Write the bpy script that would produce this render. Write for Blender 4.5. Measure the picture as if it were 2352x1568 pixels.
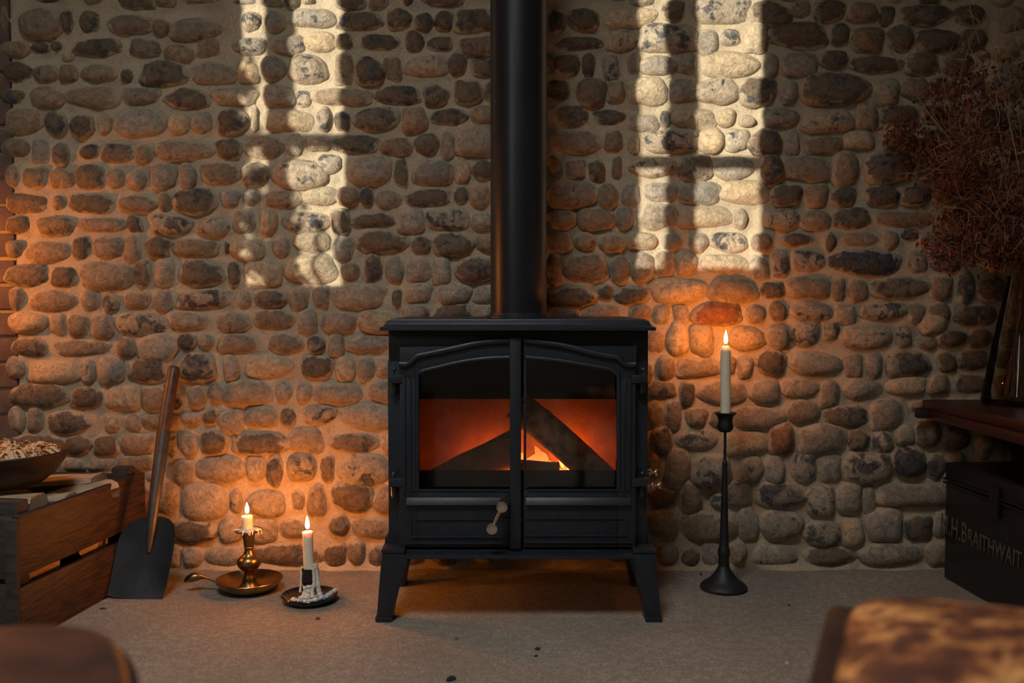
import bpy, bmesh, math, random
import numpy as np
from mathutils import Vector, Matrix, Euler

for o in list(bpy.data.objects):
    bpy.data.objects.remove(o)
scene = bpy.context.scene
COL = scene.collection
R = math.radians

# ------------------------------------------------------------------ camera
FPX = 2150.0
CAMY, CAMZ, PITCH = -2.7, 0.78, R(2.5)
cam = bpy.data.cameras.new('camera')
cam.sensor_width = 36.0
cam.lens = FPX / 2352 * 36
cam.clip_start = 0.05
cam.dof.use_dof = True
cam.dof.focus_distance = 2.32
cam.dof.aperture_fstop = 2.0
camo = bpy.data.objects.new('camera', cam)
camo.location = (0, CAMY, CAMZ)
camo.rotation_euler = (math.pi / 2 - PITCH, 0, 0)
COL.objects.link(camo)
scene.camera = camo

# ------------------------------------------------------------------ light of the place
SUN_DX, SUN_DZ = 0.62, -0.17          # travel per metre of +y
sun = bpy.data.lights.new('sun', 'SUN')
sun.energy = 10.2
sun.angle = 0.0030
sun.color = (1.0, 0.935, 0.80)
suno = bpy.data.objects.new('sun', sun)
suno.rotation_euler = Vector((SUN_DX, 1, SUN_DZ)).to_track_quat('-Z', 'Y').to_euler()
suno.location = (-6, -10, 5)
COL.objects.link(suno)

day = bpy.data.lights.new('window_daylight', 'AREA')
day.shape = 'RECTANGLE'
day.size, day.size_y = 0.36, 0.86
day.energy = 10
day.color = (0.93, 0.98, 1.0)
dayo = bpy.data.objects.new('window_daylight', day)
dayo.location = (-2.33, -4.58, 2.20)
dayo.rotation_euler = (R(90), 0, 0)
COL.objects.link(dayo)

roof = bpy.data.lights.new('rooflight_daylight', 'AREA')
roof.shape = 'RECTANGLE'
roof.size, roof.size_y = 0.9, 1.0
roof.energy = 105
roof.color = (0.95, 0.98, 1.0)
roofo = bpy.data.objects.new('rooflight_daylight', roof)
roofo.location = (-0.6, -2.45, 3.44)
COL.objects.link(roofo)

world = bpy.data.worlds.new('sky')
scene.world = world
world.use_nodes = True
world.node_tree.nodes['Background'].inputs[0].default_value = (0.55, 0.68, 0.85, 1)
world.node_tree.nodes['Background'].inputs[1].default_value = 0.5
scene.view_settings.view_transform = 'Standard'
scene.view_settings.look = 'None'
scene.view_settings.exposure = -0.2
scene.view_settings.gamma = 1.0
scene.view_settings.use_curve_mapping = False

# ------------------------------------------------------------------ measuring helpers
_f = Vector((0, math.cos(PITCH), -math.sin(PITCH)))
_u = Vector((0, math.sin(PITCH), math.cos(PITCH)))
_r = Vector((1, 0, 0))
CAM = Vector((0, CAMY, CAMZ))
def ray(px, py):
    return _f + _r * ((px - 1176) / FPX) - _u * ((py - 784) / FPX)
def W(px, py, Y=0.0):
    d = ray(px, py); return CAM + d * ((Y - CAMY) / d.y)
def Pz(px, py, z=0.0):
    d = ray(px, py); return CAM + d * ((z - CAMZ) / d.z)

# ------------------------------------------------------------------ object helpers
def thing(name, loc, label, cat, group=None, rz=0.0, rot=None):
    o = bpy.data.objects.new(name, None)
    o.empty_display_size = 0.05
    o.location = loc
    o.rotation_euler = rot if rot else (0, 0, rz)
    COL.objects.link(o)
    tag(o, label, cat, group)
    return o
def tag(o, label=None, cat=None, group=None, kind=None):
    if label: o['label'] = label
    if cat: o['category'] = cat
    if group: o['group'] = group
    if kind: o['kind'] = kind
    return o

class MB:
    def __init__(s): s.v = []; s.f = []; s.off = Vector((0, 0, 0))
    def add(s, vs, fs):
        b = len(s.v)
        s.v += [Vector(v) for v in vs]
        s.f += [tuple(i + b for i in f) for f in fs]
        return s
    def box(s, a, b, M=None):
        x0, y0, z0 = a; x1, y1, z1 = b
        vs = [Vector(p) for p in ((x0,y0,z0),(x1,y0,z0),(x1,y1,z0),(x0,y1,z0),(x0,y0,z1),(x1,y0,z1),(x1,y1,z1),(x0,y1,z1))]
        if M: vs = [M @ v for v in vs]
        return s.add(vs, [(0,3,2,1),(4,5,6,7),(0,1,5,4),(1,2,6,5),(2,3,7,6),(3,0,4,7)])
    def prism(s, poly, y0, y1):           # poly: list of (x,z), extruded along y
        n = len(poly)
        vs = [(x, y0, z) for x, z in poly] + [(x, y1, z) for x, z in poly]
        fs = [tuple(range(n)), tuple(range(2*n-1, n-1, -1))]
        for i in range(n):
            j = (i+1) % n
            fs.append((i, i+n, j+n, j))
        return s.add(vs, fs)
    def lathe(s, prof, seg=32, c=(0,0,0), M=None, sx=1, sy=1):
        vs = []; fs = []; n = len(prof)
        for r, z in prof:
            for k in range(seg):
                a = 2*math.pi*k/seg
                v = Vector((r*math.cos(a)*sx, r*math.sin(a)*sy, z))
                if M: v = M @ v
                vs.append(v + Vector(c))
        for i in range(n-1):
            for k in range(seg):
                k2 = (k+1) % seg
                fs.append((i*seg+k, i*seg+k2, (i+1)*seg+k2, (i+1)*seg+k))
        if prof[0][0] > 1e-6: fs.append(tuple(range(seg-1, -1, -1)))
        if prof[-1][0] > 1e-6: fs.append(tuple((n-1)*seg+k for k in range(seg)))
        return s.add(vs, fs)
    def tube(s, pts, rad, seg=8, cap=True, flat=1.0):
        pts = [Vector(p) for p in pts]; n = len(pts)
        if not hasattr(rad, '__len__'): rad = [rad]*n
        t0 = (pts[1]-pts[0]).normalized()
        up = Vector((0,0,1)) if abs(t0.z) < .9 else Vector((1,0,0))
        nrm = (up - t0*up.dot(t0)).normalized()
        vs = []; fs = []
        for i in range(n):
            t = (pts[min(i+1,n-1)]-pts[max(i-1,0)])
            if t.length < 1e-9: t = t0
            t = t.normalized()
            nrm = (nrm - t*nrm.dot(t)).normalized()
            b = t.cross(nrm)
            for k in range(seg):
                a = 2*math.pi*k/seg
                vs.append(pts[i] + nrm*(rad[i]*math.cos(a)*flat) + b*(rad[i]*math.sin(a)))
        for i in range(n-1):
            for k in range(seg):
                k2 = (k+1) % seg
                fs.append((i*seg+k, i*seg+k2, (i+1)*seg+k2, (i+1)*seg+k))
        if cap:
            fs.append(tuple(range(seg-1,-1,-1))); fs.append(tuple((n-1)*seg+k for k in range(seg)))
        return s.add(vs, fs)
    def build(s, name, mat, parent=None, smooth=False, bevel=0.0, seg=2, sub=0, origin=None, auto=35):
        off = Vector(origin) if origin is not None else Vector((0,0,0))
        me = bpy.data.meshes.new(name)
        me.from_pydata([tuple(v-off) for v in s.v], [], s.f)
        bm = bmesh.new(); bm.from_mesh(me)
        bmesh.ops.remove_doubles(bm, verts=bm.verts, dist=1e-6)
        bmesh.ops.recalc_face_normals(bm, faces=bm.faces)
        if bevel > 0:
            es = [e for e in bm.edges if len(e.link_faces) == 2 and e.calc_face_angle(0) > R(30)]
            bmesh.ops.bevel(bm, geom=es, offset=bevel, segments=seg, affect='EDGES', clamp_overlap=True, profile=0.6)
        if sub:
            bmesh.ops.subdivide_edges(bm, edges=bm.edges, cuts=sub, use_grid_fill=True)
        ng = [f for f in bm.faces if len(f.verts) > 4]
        if ng: bmesh.ops.triangulate(bm, faces=ng)
        for f in bm.faces: f.smooth = smooth or bevel > 0
        if smooth or bevel > 0:
            for e in bm.edges:
                if len(e.link_faces) == 2 and e.calc_face_angle(0) > R(auto if not bevel else 50): e.smooth = False
        bm.to_mesh(me); bm.free()
        me.materials.append(mat)
        o = bpy.data.objects.new(name, me)
        COL.objects.link(o)
        if parent: o.parent = parent
        elif origin is not None: o.location = off
        return o

def crom(pts, k=6):
    pts = [Vector(p) for p in pts]; out = []
    for i in range(len(pts)-1):
        p0 = pts[max(i-1,0)]; p1 = pts[i]; p2 = pts[i+1]; p3 = pts[min(i+2,len(pts)-1)]
        for j in range(k):
            t = j/k
            out.append(0.5*((2*p1)+(p2-p0)*t+(2*p0-5*p1+4*p2-p3)*t*t+(3*p1-p0-3*p2+p3)*t**3))
    out.append(pts[-1]); return out

# ------------------------------------------------------------------ materials
def newmat(name):
    m = bpy.data.materials.new(name); m.use_nodes = True
    nt = m.node_tree; nt.nodes.clear()
    out = nt.nodes.new('ShaderNodeOutputMaterial')
    return m, nt, out
def N(nt, t, **kw):
    n = nt.nodes.new(t)
    for k, v in kw.items(): setattr(n, k, v)
    return n
def ramp(nt, fac, stops):
    r = N(nt, 'ShaderNodeValToRGB')
    e = r.color_ramp.elements
    while len(e) < len(stops): e.new(0.5)
    for i, (p, c) in enumerate(stops):
        e[i].position = p
        e[i].color = c if len(c) == 4 else (*c, 1)
    nt.links.new(fac, r.inputs[0]); return r.outputs[0]
def noise(nt, vec, scale, detail=4, rough=.55, dist=0):
    n = N(nt, 'ShaderNodeTexNoise')
    n.inputs['Scale'].default_value = scale; n.inputs['Detail'].default_value = detail
    n.inputs['Roughness'].default_value = rough; n.inputs['Distortion'].default_value = dist
    if vec is not None: nt.links.new(vec, n.inputs['Vector'])
    return n.outputs['Fac']
def mix(nt, fac, a, b, mode='MIX'):
    m = N(nt, 'ShaderNodeMix', data_type='RGBA', blend_type=mode)
    for s, v in ((m.inputs['Factor'], fac), (m.inputs['A'], a), (m.inputs['B'], b)):
        if isinstance(v, (int, float)): s.default_value = v
        elif isinstance(v, tuple): s.default_value = v if len(v) == 4 else (*v, 1)
        else: nt.links.new(v, s)
    return m.outputs['Result']
def mathn(nt, op, a, b=None, clamp=False):
    m = N(nt, 'ShaderNodeMath', operation=op); m.use_clamp = clamp
    for i, v in enumerate((a, b)):
        if v is None: continue
        if isinstance(v, (int, float)): m.inputs[i].default_value = v
        else: nt.links.new(v, m.inputs[i])
    return m.outputs[0]
def bump(nt, h, strength=.4, dist=.003):
    b = N(nt, 'ShaderNodeBump')
    b.inputs['Strength'].default_value = strength; b.inputs['Distance'].default_value = dist
    nt.links.new(h, b.inputs['Height']); return b.outputs[0]
def principled(nt, out, col=None, rough=.6, metal=0, normal=None, spec=.5):
    p = N(nt, 'ShaderNodeBsdfPrincipled')
    if isinstance(col, tuple): p.inputs['Base Color'].default_value = (*col, 1)
    elif col is not None: nt.links.new(col, p.inputs['Base Color'])
    if isinstance(rough, (int, float)): p.inputs['Roughness'].default_value = rough
    else: nt.links.new(rough, p.inputs['Roughness'])
    p.inputs['Metallic'].default_value = metal
    p.inputs['Specular IOR Level'].default_value = spec
    if normal is not None: nt.links.new(normal, p.inputs['Normal'])
    nt.links.new(p.outputs[0], out.inputs[0]); return p
def objvec(nt, scale=(1,1,1)):
    t = N(nt, 'ShaderNodeTexCoord')
    mp = N(nt, 'ShaderNodeMapping'); mp.inputs['Scale'].default_value = scale
    nt.links.new(t.outputs['Object'], mp.inputs[0]); return mp.outputs[0]
def posvec(nt, scale=(1,1,1)):
    t = N(nt, 'ShaderNodeNewGeometry')
    mp = N(nt, 'ShaderNodeMapping'); mp.inputs['Scale'].default_value = scale
    nt.links.new(t.outputs['Position'], mp.inputs[0]); return mp.outputs[0]

def simple(name, c1, c2, scale=20, rough=.6, metal=0, bs=.3, bd=.002, bscale=None, stretch=(1,1,1), lo=.35, hi=.65, spec=.5, detail=4):
    m, nt, out = newmat(name)
    v = objvec(nt, stretch)
    n = noise(nt, v, scale, detail)
    c = ramp(nt, n, [(lo, c1), (hi, c2)])
    h = noise(nt, v, bscale or scale*3, 4)
    principled(nt, out, c, rough, metal, bump(nt, h, bs, bd), spec)
    return m

def stone_mat(name, geo):
    m, nt, out = newmat(name)
    g = N(nt, 'ShaderNodeNewGeometry')
    if geo:
        a = N(nt, 'ShaderNodeAttribute', attribute_name='tint'); colr, alp = a.outputs['Color'], a.outputs['Alpha']
        a2 = N(nt, 'ShaderNodeAttribute', attribute_name='seed'); rnd = a2.outputs['Fac']
    else:
        a = N(nt, 'ShaderNodeObjectInfo'); colr, alp, rnd = a.outputs['Color'], a.outputs['Alpha'], a.outputs['Random']
    cm = N(nt, 'ShaderNodeCombineXYZ')
    k = mathn(nt, 'MULTIPLY', rnd, 37.0)
    for i in range(3): nt.links.new(k, cm.inputs[i])
    va = N(nt, 'ShaderNodeVectorMath', operation='ADD')
    nt.links.new(g.outputs['Position'], va.inputs[0]); nt.links.new(cm.outputs[0], va.inputs[1])
    v = va.outputs[0]
    big = noise(nt, v, 26, 5, .6, .6)
    mid = noise(nt, v, 70, 5, .62, .8)
    fine = noise(nt, v, 260, 4, .6)
    base = mix(nt, ramp(nt, mid, [(.3, (0,0,0)), (.7, (1,1,1))]), mix(nt, 1.0, colr, (.60,.58,.56), 'MULTIPLY'), mix(nt, 1.0, colr, (1.5,1.42,1.30), 'MULTIPLY'))
    # dark flint showing through the rind
    thr = mathn(nt, 'SUBTRACT', .74, mathn(nt, 'MULTIPLY', alp, .30))
    fl = mathn(nt, 'MULTIPLY', mathn(nt, 'SUBTRACT', big, thr), 16.0, True)
    fl = mathn(nt, 'MULTIPLY', fl, .92)
    c = mix(nt, fl, base, mix(nt, ramp(nt, mid, [(.4,(0,0,0)),(.6,(1,1,1))]), (.028,.030,.034), (.085,.086,.088)))
    # chalky flecks
    ck = mathn(nt, 'MULTIPLY', mathn(nt, 'SUBTRACT', noise(nt, v, 48, 6, .66, 1.2), mathn(nt, 'SUBTRACT', .72, mathn(nt, 'MULTIPLY', alp, .09))), 14.0, True)
    c = mix(nt, mathn(nt, 'MULTIPLY', ck, .7), c, (.45,.40,.32))
    pit = mathn(nt, 'MULTIPLY', mathn(nt, 'SUBTRACT', .36, fine), 8.0, True)
    c = mix(nt, mathn(nt, 'MULTIPLY', pit, .55), c, (.05,.042,.035))
    ra = N(nt, 'ShaderNodeAttribute', attribute_name='rim')
    sm = mathn(nt, 'SUBTRACT', mathn(nt, 'ADD', ra.outputs['Fac'], mathn(nt, 'MULTIPLY', mathn(nt, 'SUBTRACT', noise(nt, v, 33, 5, .65), .5), 1.1)), .77)
    sm = mathn(nt, 'MULTIPLY', sm, 7.0, True)
    c = mix(nt, mathn(nt, 'MULTIPLY', sm, .85), c, mix(nt, fine, (.36,.285,.195), (.54,.445,.315)))
    h = mathn(nt, 'ADD', mathn(nt, 'MULTIPLY', mid, .75), mathn(nt, 'MULTIPLY', fine, .3))
    rg = mathn(nt, 'SUBTRACT', .78, mathn(nt, 'MULTIPLY', fl, .36))
    principled(nt, out, c, rg, 0, bump(nt, h, .9, .009), .35)
    return m
M_stone = stone_mat('flint_cobble', False)
M_stone_s = stone_mat('flint_cobble_small', True)

def mortar_mat():
    m, nt, out = newmat('lime_mortar')
    v = posvec(nt)
    a = noise(nt, v, 9, 5, .6)
    f = noise(nt, v, 330, 4, .7)
    c = mix(nt, ramp(nt, a, [(.3,(0,0,0)),(.7,(1,1,1))]), (.42,.335,.225), (.57,.465,.325))
    c = mix(nt, ramp(nt, f, [(.35,(1,1,1)),(.55,(0,0,0))]), c, mix(nt, .55, c, (.16,.11,.07)))
    vo = N(nt, 'ShaderNodeTexVoronoi'); vo.inputs['Scale'].default_value = 95; vo.inputs['Randomness'].default_value = 1
    nt.links.new(v, vo.inputs['Vector'])
    pitm = mathn(nt, 'MULTIPLY', mathn(nt, 'MULTIPLY', mathn(nt, 'SUBTRACT', .16, vo.outputs['Distance']), 14, True), ramp(nt, noise(nt, v, 40, 2), [(.5,(0,0,0)),(.62,(1,1,1))]))
    c = mix(nt, mathn(nt, 'MULTIPLY', pitm, .75), c, (.06,.045,.03))
    h = mathn(nt, 'ADD', mathn(nt, 'MULTIPLY', noise(nt, v, 110, 5, .65), .9), mathn(nt, 'MULTIPLY', f, .35))
    h = mathn(nt, 'SUBTRACT', h, mathn(nt, 'MULTIPLY', pitm, .5))
    principled(nt, out, c, .92, 0, bump(nt, h, .7, .005), .2)
    return m
M_mortar = mortar_mat()

def floor_mat():
    m, nt, out = newmat('rough_concrete')
    v = posvec(nt)
    a = noise(nt, v, 3.2, 5, .6)
    c = mix(nt, ramp(nt, a, [(.3,(0,0,0)),(.7,(1,1,1))]), (.25,.22,.172), (.38,.335,.268))
    b = noise(nt, v, 150, 4, .7)
    c = mix(nt, ramp(nt, b, [(.34,(1,1,1)),(.56,(0,0,0))]), c, mix(nt, .7, c, (.09,.072,.055)))
    c = mix(nt, ramp(nt, noise(nt, v, 45, 4, .7), [(.42,(.55,.55,.55)),(.60,(0,0,0))]), c, (.17,.14,.105))
    vo = N(nt, 'ShaderNodeTexVoronoi'); vo.inputs['Scale'].default_value = 150
    nt.links.new(v, vo.inputs['Vector'])
    sp = mathn(nt, 'MULTIPLY', mathn(nt, 'MULTIPLY', mathn(nt, 'SUBTRACT', .2, vo.outputs['Distance']), 12, True), ramp(nt, noise(nt, v, 60, 2), [(.52,(0,0,0)),(.6,(1,1,1))]))
    c = mix(nt, mathn(nt, 'MULTIPLY', sp, .85), c, (.72,.66,.57))
    st = mathn(nt, 'MULTIPLY', mathn(nt, 'SUBTRACT', noise(nt, posvec(nt, (1,2,1)), 16, 4, .6, .5), .71), 10, True)
    c = mix(nt, mathn(nt, 'MULTIPLY', st, .75), c, (.06,.05,.045))
    h = mathn(nt, 'ADD', noise(nt, v, 200, 4, .7), mathn(nt, 'MULTIPLY', noise(nt, v, 18, 4), 1.2))
    principled(nt, out, c, .85, 0, bump(nt, h, .7, .004), .3)
    return m
M_floor = floor_mat()

M_plaster = simple('lime_plaster', (.25,.22,.18), (.31,.275,.225), 6, .9)
M_ceil = simple('ceiling_boards', (.20,.16,.12), (.27,.22,.17), 8, .85, stretch=(1,8,1))
M_brick = simple('red_brick', (.10,.06,.045), (.17,.10,.075), 25, .85, bs=.5)
M_frame = simple('window_paint', (.55,.55,.52), (.6,.6,.57), 12, .5)
M_iron = simple('cast_iron', (.0105,.0148,.020), (.015,.0205,.027), 40, .40, 0, .35, .0012, 420, spec=.5)
M_flue = simple('flue_enamel', (.008,.010,.0125), (.012,.0145,.0175), 10, .36, 0, .12, .001, 300)
M_steel = simple('brushed_steel', (.55,.52,.47), (.66,.62,.56), 60, .27, 1, .08, .0005)
M_brickfire = simple('fire_brick', (.36,.26,.18), (.48,.35,.25), 30, .95, bs=.6, bd=.003, bscale=160)
M_soot = simple('soot', (.012,.011,.010), (.03,.026,.022), 30, .95)
M_brass = simple('aged_brass', (.22,.14,.055), (.34,.225,.09), 22, .32, 1, .1, .0008)
M_blackiron = simple('black_iron', (.006,.0065,.0075), (.013,.013,.014), 30, .55, 0, .4, .001, 150)
M_enamel = simple('black_enamel', (.008,.009,.010), (.014,.015,.016), 20, .14)
M_wood = simple('crate_wood', (.014,.007,.005), (.062,.025,.014), 14, .6, 0, .6, .003, 30, (10,1,7), .38, .66)
M_woodend = simple('crate_end_wood', (.02,.015,.012), (.05,.037,.028), 20, .75, 0, .5, .002, 40, (1.5,6,5))
M_handle = simple('ash_handle', (.06,.024,.012), (.14,.06,.028), 20, .42, 0, .3, .001, 60, (6,6,1))
M_socket = simple('forged_steel', (.055,.05,.045), (.10,.088,.076), 25, .5, .6, .35, .0015)
M_blade = simple('blackened_blade', (.008,.009,.011), (.02,.021,.023), 18, .5, .3, .3, .001, 80)
M_bowl = simple('dark_bowl_wood', (.014,.009,.007), (.035,.02,.014), 12, .45, 0, .3, .001, 60, (1,1,8))
M_shav = simple('pale_shavings', (.52,.33,.16), (.72,.50,.28), 30, .75)
M_split = simple('split_log_wood', (.38,.255,.15), (.56,.40,.26), 14, .85, 0, .6, .002, 50, (1.2,9,9))
M_bark = simple('log_bark', (.05,.04,.03), (.16,.125,.085), 28, .95, 0, 1.0, .006, 60, (.5,2,2))
M_charlog = simple('stove_log_bark', (.20,.155,.09), (.66,.50,.29), 30, .95, 0, 1.0, .005, 70, (1,1,1))
M_stovesplit = simple('stove_log_split', (.50,.36,.22), (.74,.55,.35), 18, .9, 0, .6, .002, 60)
M_mahog = simple('mahogany', (.018,.0045,.004), (.038,.008,.007), 14, .36, 0, .15, .001, 60, (8,1,1))
M_ebon = simple('ebonised_wood', (.009,.008,.008), (.017,.015,.014), 14, .5)
M_tin = simple('black_japanned_tin', (.005,.0058,.007), (.009,.010,.012), 9, .42, 0, .15, .002, 12)
M_letter = simple('worn_gilt_letter', (.07,.052,.034), (.14,.105,.065), 90, .6)
M_stem = simple('dry_stem', (.20,.12,.055), (.36,.23,.11), 30, .8)
M_stemred = simple('dry_red_stem', (.10,.028,.014), (.17,.055,.025), 30, .8)
M_leaf = simple('dry_leaf', (.075,.014,.008), (.165,.040,.016), 14, .8)
M_seed = simple('dry_grey_leaf', (.10,.085,.06), (.18,.15,.10), 30, .8)
M_wick = simple('wick', (.015,.012,.01), (.03,.02,.015), 30, .9)
M_green = simple('shrub_leaf', (.03,.06,.02), (.07,.12,.04), 10, .6)

def leather_worn():
    m, nt, out = newmat('worn_tan_leather')
    v = objvec(nt)
    a = noise(nt, v, 19, 8, .66, .6)
    c = ramp(nt, a, [(.42,(.055,.016,.010)), (.50,(.125,.036,.015)), (.555,(.30,.105,.028)), (.62,(.52,.24,.075))])
    d = noise(nt, v, 34, 5, .6)
    c = mix(nt, ramp(nt, d, [(.55,(0,0,0)),(.66,(.8,.8,.8))]), c, (.06,.018,.010))
    principled(nt, out, c, .55, 0, bump(nt, noise(nt, v, 120, 4), .3, .002))
    return m
M_worn = leather_worn()
M_leather = simple('brown_leather', (.022,.008,.006), (.062,.020,.011), 14, .5, 0, .3, .0015, 150)
M_welt = simple('dark_polished_frame', (.012,.006,.005), (.028,.012,.008), 9, .65, spec=.25)

def wax_mat(name, col):
    m, nt, out = newmat(name)
    v = objvec(nt)
    c = ramp(nt, noise(nt, v, 40, 3), [(.3, tuple(x*.93 for x in col)), (.7, col)])
    p = principled(nt, out, c, .42, 0, bump(nt, noise(nt, v, 200, 3), .1, .0008))
    p.inputs['Subsurface Weight'].default_value = .75
    p.inputs['Subsurface Radius'].default_value = (1.0, .55, .25)
    p.inputs['Subsurface Scale'].default_value = .012
    return m
M_wax = wax_mat('candle_wax', (.88,.80,.62))
M_drip = wax_mat('dripped_wax', (.74,.68,.60))

def glass_mat(name, tint, rough=.02, ior=1.5):
    m, nt, out = newmat(name)
    fr = N(nt, 'ShaderNodeFresnel'); fr.inputs[0].default_value = ior
    t = N(nt, 'ShaderNodeBsdfTransparent')
    sm = noise(nt, objvec(nt), 7, 4, .6)
    nt.links.new(ramp(nt, sm, [(.3, tuple(x*.85 for x in tint)), (.7, tint)]), t.inputs[0])
    g = N(nt, 'ShaderNodeBsdfGlossy'); g.inputs['Roughness'].default_value = rough
    ms = N(nt, 'ShaderNodeMixShader')
    nt.links.new(fr.outputs[0], ms.inputs[0]); nt.links.new(t.outputs[0], ms.inputs[1]); nt.links.new(g.outputs[0], ms.inputs[2])
    nt.links.new(ms.outputs[0], out.inputs[0]); return m
M_glassL = glass_mat('sooty_stove_glass', (.80,.75,.69), .06)
M_glassR = glass_mat('stove_glass', (.96,.94,.92), .05)
M_vase = glass_mat('green_tinted_glass', (.95,.97,.92), .02, 1.28)
M_pane = glass_mat('window_glass', (.99,.99,.98), .0)

def flame_mat(name, stops, strength, h, z0=0.0):
    m, nt, out = newmat(name)
    t = N(nt, 'ShaderNodeTexCoord'); sp = N(nt, 'ShaderNodeSeparateXYZ')
    nt.links.new(t.outputs['Object'], sp.inputs[0])
    f = mathn(nt, 'DIVIDE', mathn(nt, 'SUBTRACT', sp.outputs['Z'], z0), h, True)
    c = ramp(nt, f, stops)
    e = N(nt, 'ShaderNodeEmission'); e.inputs[1].default_value = strength
    nt.links.new(c, e.inputs[0]); nt.links.new(e.outputs[0], out.inputs[0]); return m
CANDLE_L = 1500
M_flame = flame_mat('candle_flame', [(0,(.10,.055,.03)),(.14,(.5,.17,.025)),(.4,(1,.285,.038)),(.8,(1,.26,.03)),(1,(.8,.17,.012))], CANDLE_L, .030)
def ember_mat():
    m, nt, out = newmat('glowing_ember')
    n = noise(nt, posvec(nt), 75, 4, .6)
    c = ramp(nt, n, [(.35,(.05,.004,.0)),(.5,(1,.10,.008)),(.62,(1,.30,.03))])
    e = N(nt, 'ShaderNodeEmission'); e.inputs[1].default_value = 6.0
    nt.links.new(c, e.inputs[0]); nt.links.new(e.outputs[0], out.inputs[0]); return m
M_ember = ember_mat()
M_fire = flame_mat('log_flame', [(0,(1,.30,.07)),(.45,(1,.25,.05)),(.8,(1,.14,.02)),(1,(.9,.10,.006))], 2.6, .085, 0)
M_fire2 = flame_mat('hidden_log_flame', [(0,(1,.15,.018)),(1,(1,.10,.010))], 20, .085, 0)

# ================================================================== THE ROOM
XL, XR, YB, ZC = -4.2, 2.0, -4.6, 2.9
fl = MB().box((XL-.1, YB-.1, -.1), (XR+.1, .12, 0)).build('floor', M_floor); tag(fl, 'speckled grey brown concrete floor', 'floor', kind='structure')
RX0, RX1, RY0, RY1 = -1.1, -.1, -3.0, -1.9  # rooflight opening; deep shaft above it added to keep daylight off the upper wall
ce = MB().box((XL-.2, YB-.2, ZC), (RX0, .2, ZC+.56)).box((RX1, YB-.2, ZC), (XR+.2, .2, ZC+.56)).box((RX0, YB-.2, ZC), (RX1, RY0, ZC+.56)).box((RX0, RY1, ZC), (RX1, .2, ZC+.56)).build('ceiling', M_ceil); tag(ce, 'dark boarded ceiling above the room', 'ceiling', kind='structure')
wr = MB().box((XR, YB-.1, 0), (XR+.1, .1, ZC)).build('wall_right', M_plaster); tag(wr, 'plain plaster side wall on the right', 'wall', kind='structure')
wl = MB().box((XL-.1, YB-.1, 0), (XL, .1, ZC)).build('wall_left', M_plaster); tag(wl, 'plain plaster side wall on the left', 'wall', kind='structure')

def back_to_window(px, py):                # follow the sunbeam from the stone wall to the rear wall
    p = W(px, py, 0)
    return p.x + SUN_DX*YB, p.z + SUN_DZ*YB
# openings: (x0,z0,x1,z1)
a = back_to_window(1438, 619); b = back_to_window(1748, 619)
c = back_to_window(540, 657); d = back_to_window(797, 657)
OPEN = [(c[0], c[1], d[0], 2.66), (a[0], a[1], b[0], 2.66)]
rw = MB()
xs = XL
for (x0, z0, x1, z1) in OPEN:
    rw.box((xs, YB-.06, 0), (x0, YB, ZC))
    rw.box((x0, YB-.06, 0), (x1, YB, z0)); rw.box((x0, YB-.06, z1), (x1, YB, ZC))
    xs = x1
rw.box((xs, YB-.06, 0), (XR, YB, ZC))
rwo = rw.build('wall_rear', M_plaster); tag(rwo, 'plastered rear wall with two narrow windows', 'wall', kind='structure')
def window(i, rect, mull, trans, mw, tw, label):
    x0, z0, x1, z1 = rect
    y0, y1 = YB-.05, YB-.02
    root = MB()
    root.box((x0-.03, y0-.02, z0-.03), (x1+.03, y1-.02-.012, z0)).box((x0-.03, y0-.02, z1), (x1+.03, y1-.032, z1+.03))
    root.box((x0-.03, y0-.02, z0), (x0, y1-.032, z1)).box((x1, y0-.02, z0), (x1+.03, y1-.032, z1))
    w = root.build('window_%d' % i, M_frame); tag(w, label, 'window', kind='structure')
    for m in mull: MB().box((m-mw/2, y0, z0), (m+mw/2, y1, z1)).build('mullion', M_frame, w)
    for t in trans: MB().box((x0, y0+.004, t-tw/2), (x1, y1-.004, t+tw/2)).build('transom', M_frame, w)
    xs = [x0]+list(mull)+[x1]; zs = [z0]+list(trans)+[z1]
    for p in range(len(xs)-1):
        for q in range(len(zs)-1):
            MB().box((xs[p]+.001, -4.637, zs[q]+.001), (xs[p+1]-.001, -4.633, zs[q+1]-.001)).build('pane', M_pane, w)
m2 = back_to_window(1554, 372); m1 = back_to_window(634, 322)
window(1, OPEN[0], [m1[0]], [m1[1]], .066, .042, 'tall narrow casement window, leftmost in the rear wall')
window(2, OPEN[1], [m2[0]], [m2[1]], .070, .040, 'tall narrow casement window in the middle of the rear wall')
zt4 = ZC+.56
w4 = MB().box((RX0-.04, RY0-.04, zt4), (RX0, RY1+.04, zt4+.05)).box((RX1, RY0-.04, zt4), (RX1+.04, RY1+.04, zt4+.05)).box((RX0, RY0-.04, zt4), (RX1, RY0, zt4+.05)).box((RX0, RY1, zt4), (RX1, RY1+.04, zt4+.05)).build('window_3', M_frame)
tag(w4, 'square rooflight in the unseen ceiling, its deep shaft added to dim the upper wall', 'window', kind='structure')
MB().box((RX0, RY0, zt4+.02), (RX1, RY1, zt4+.024)).build('pane', M_pane, w4)
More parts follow.
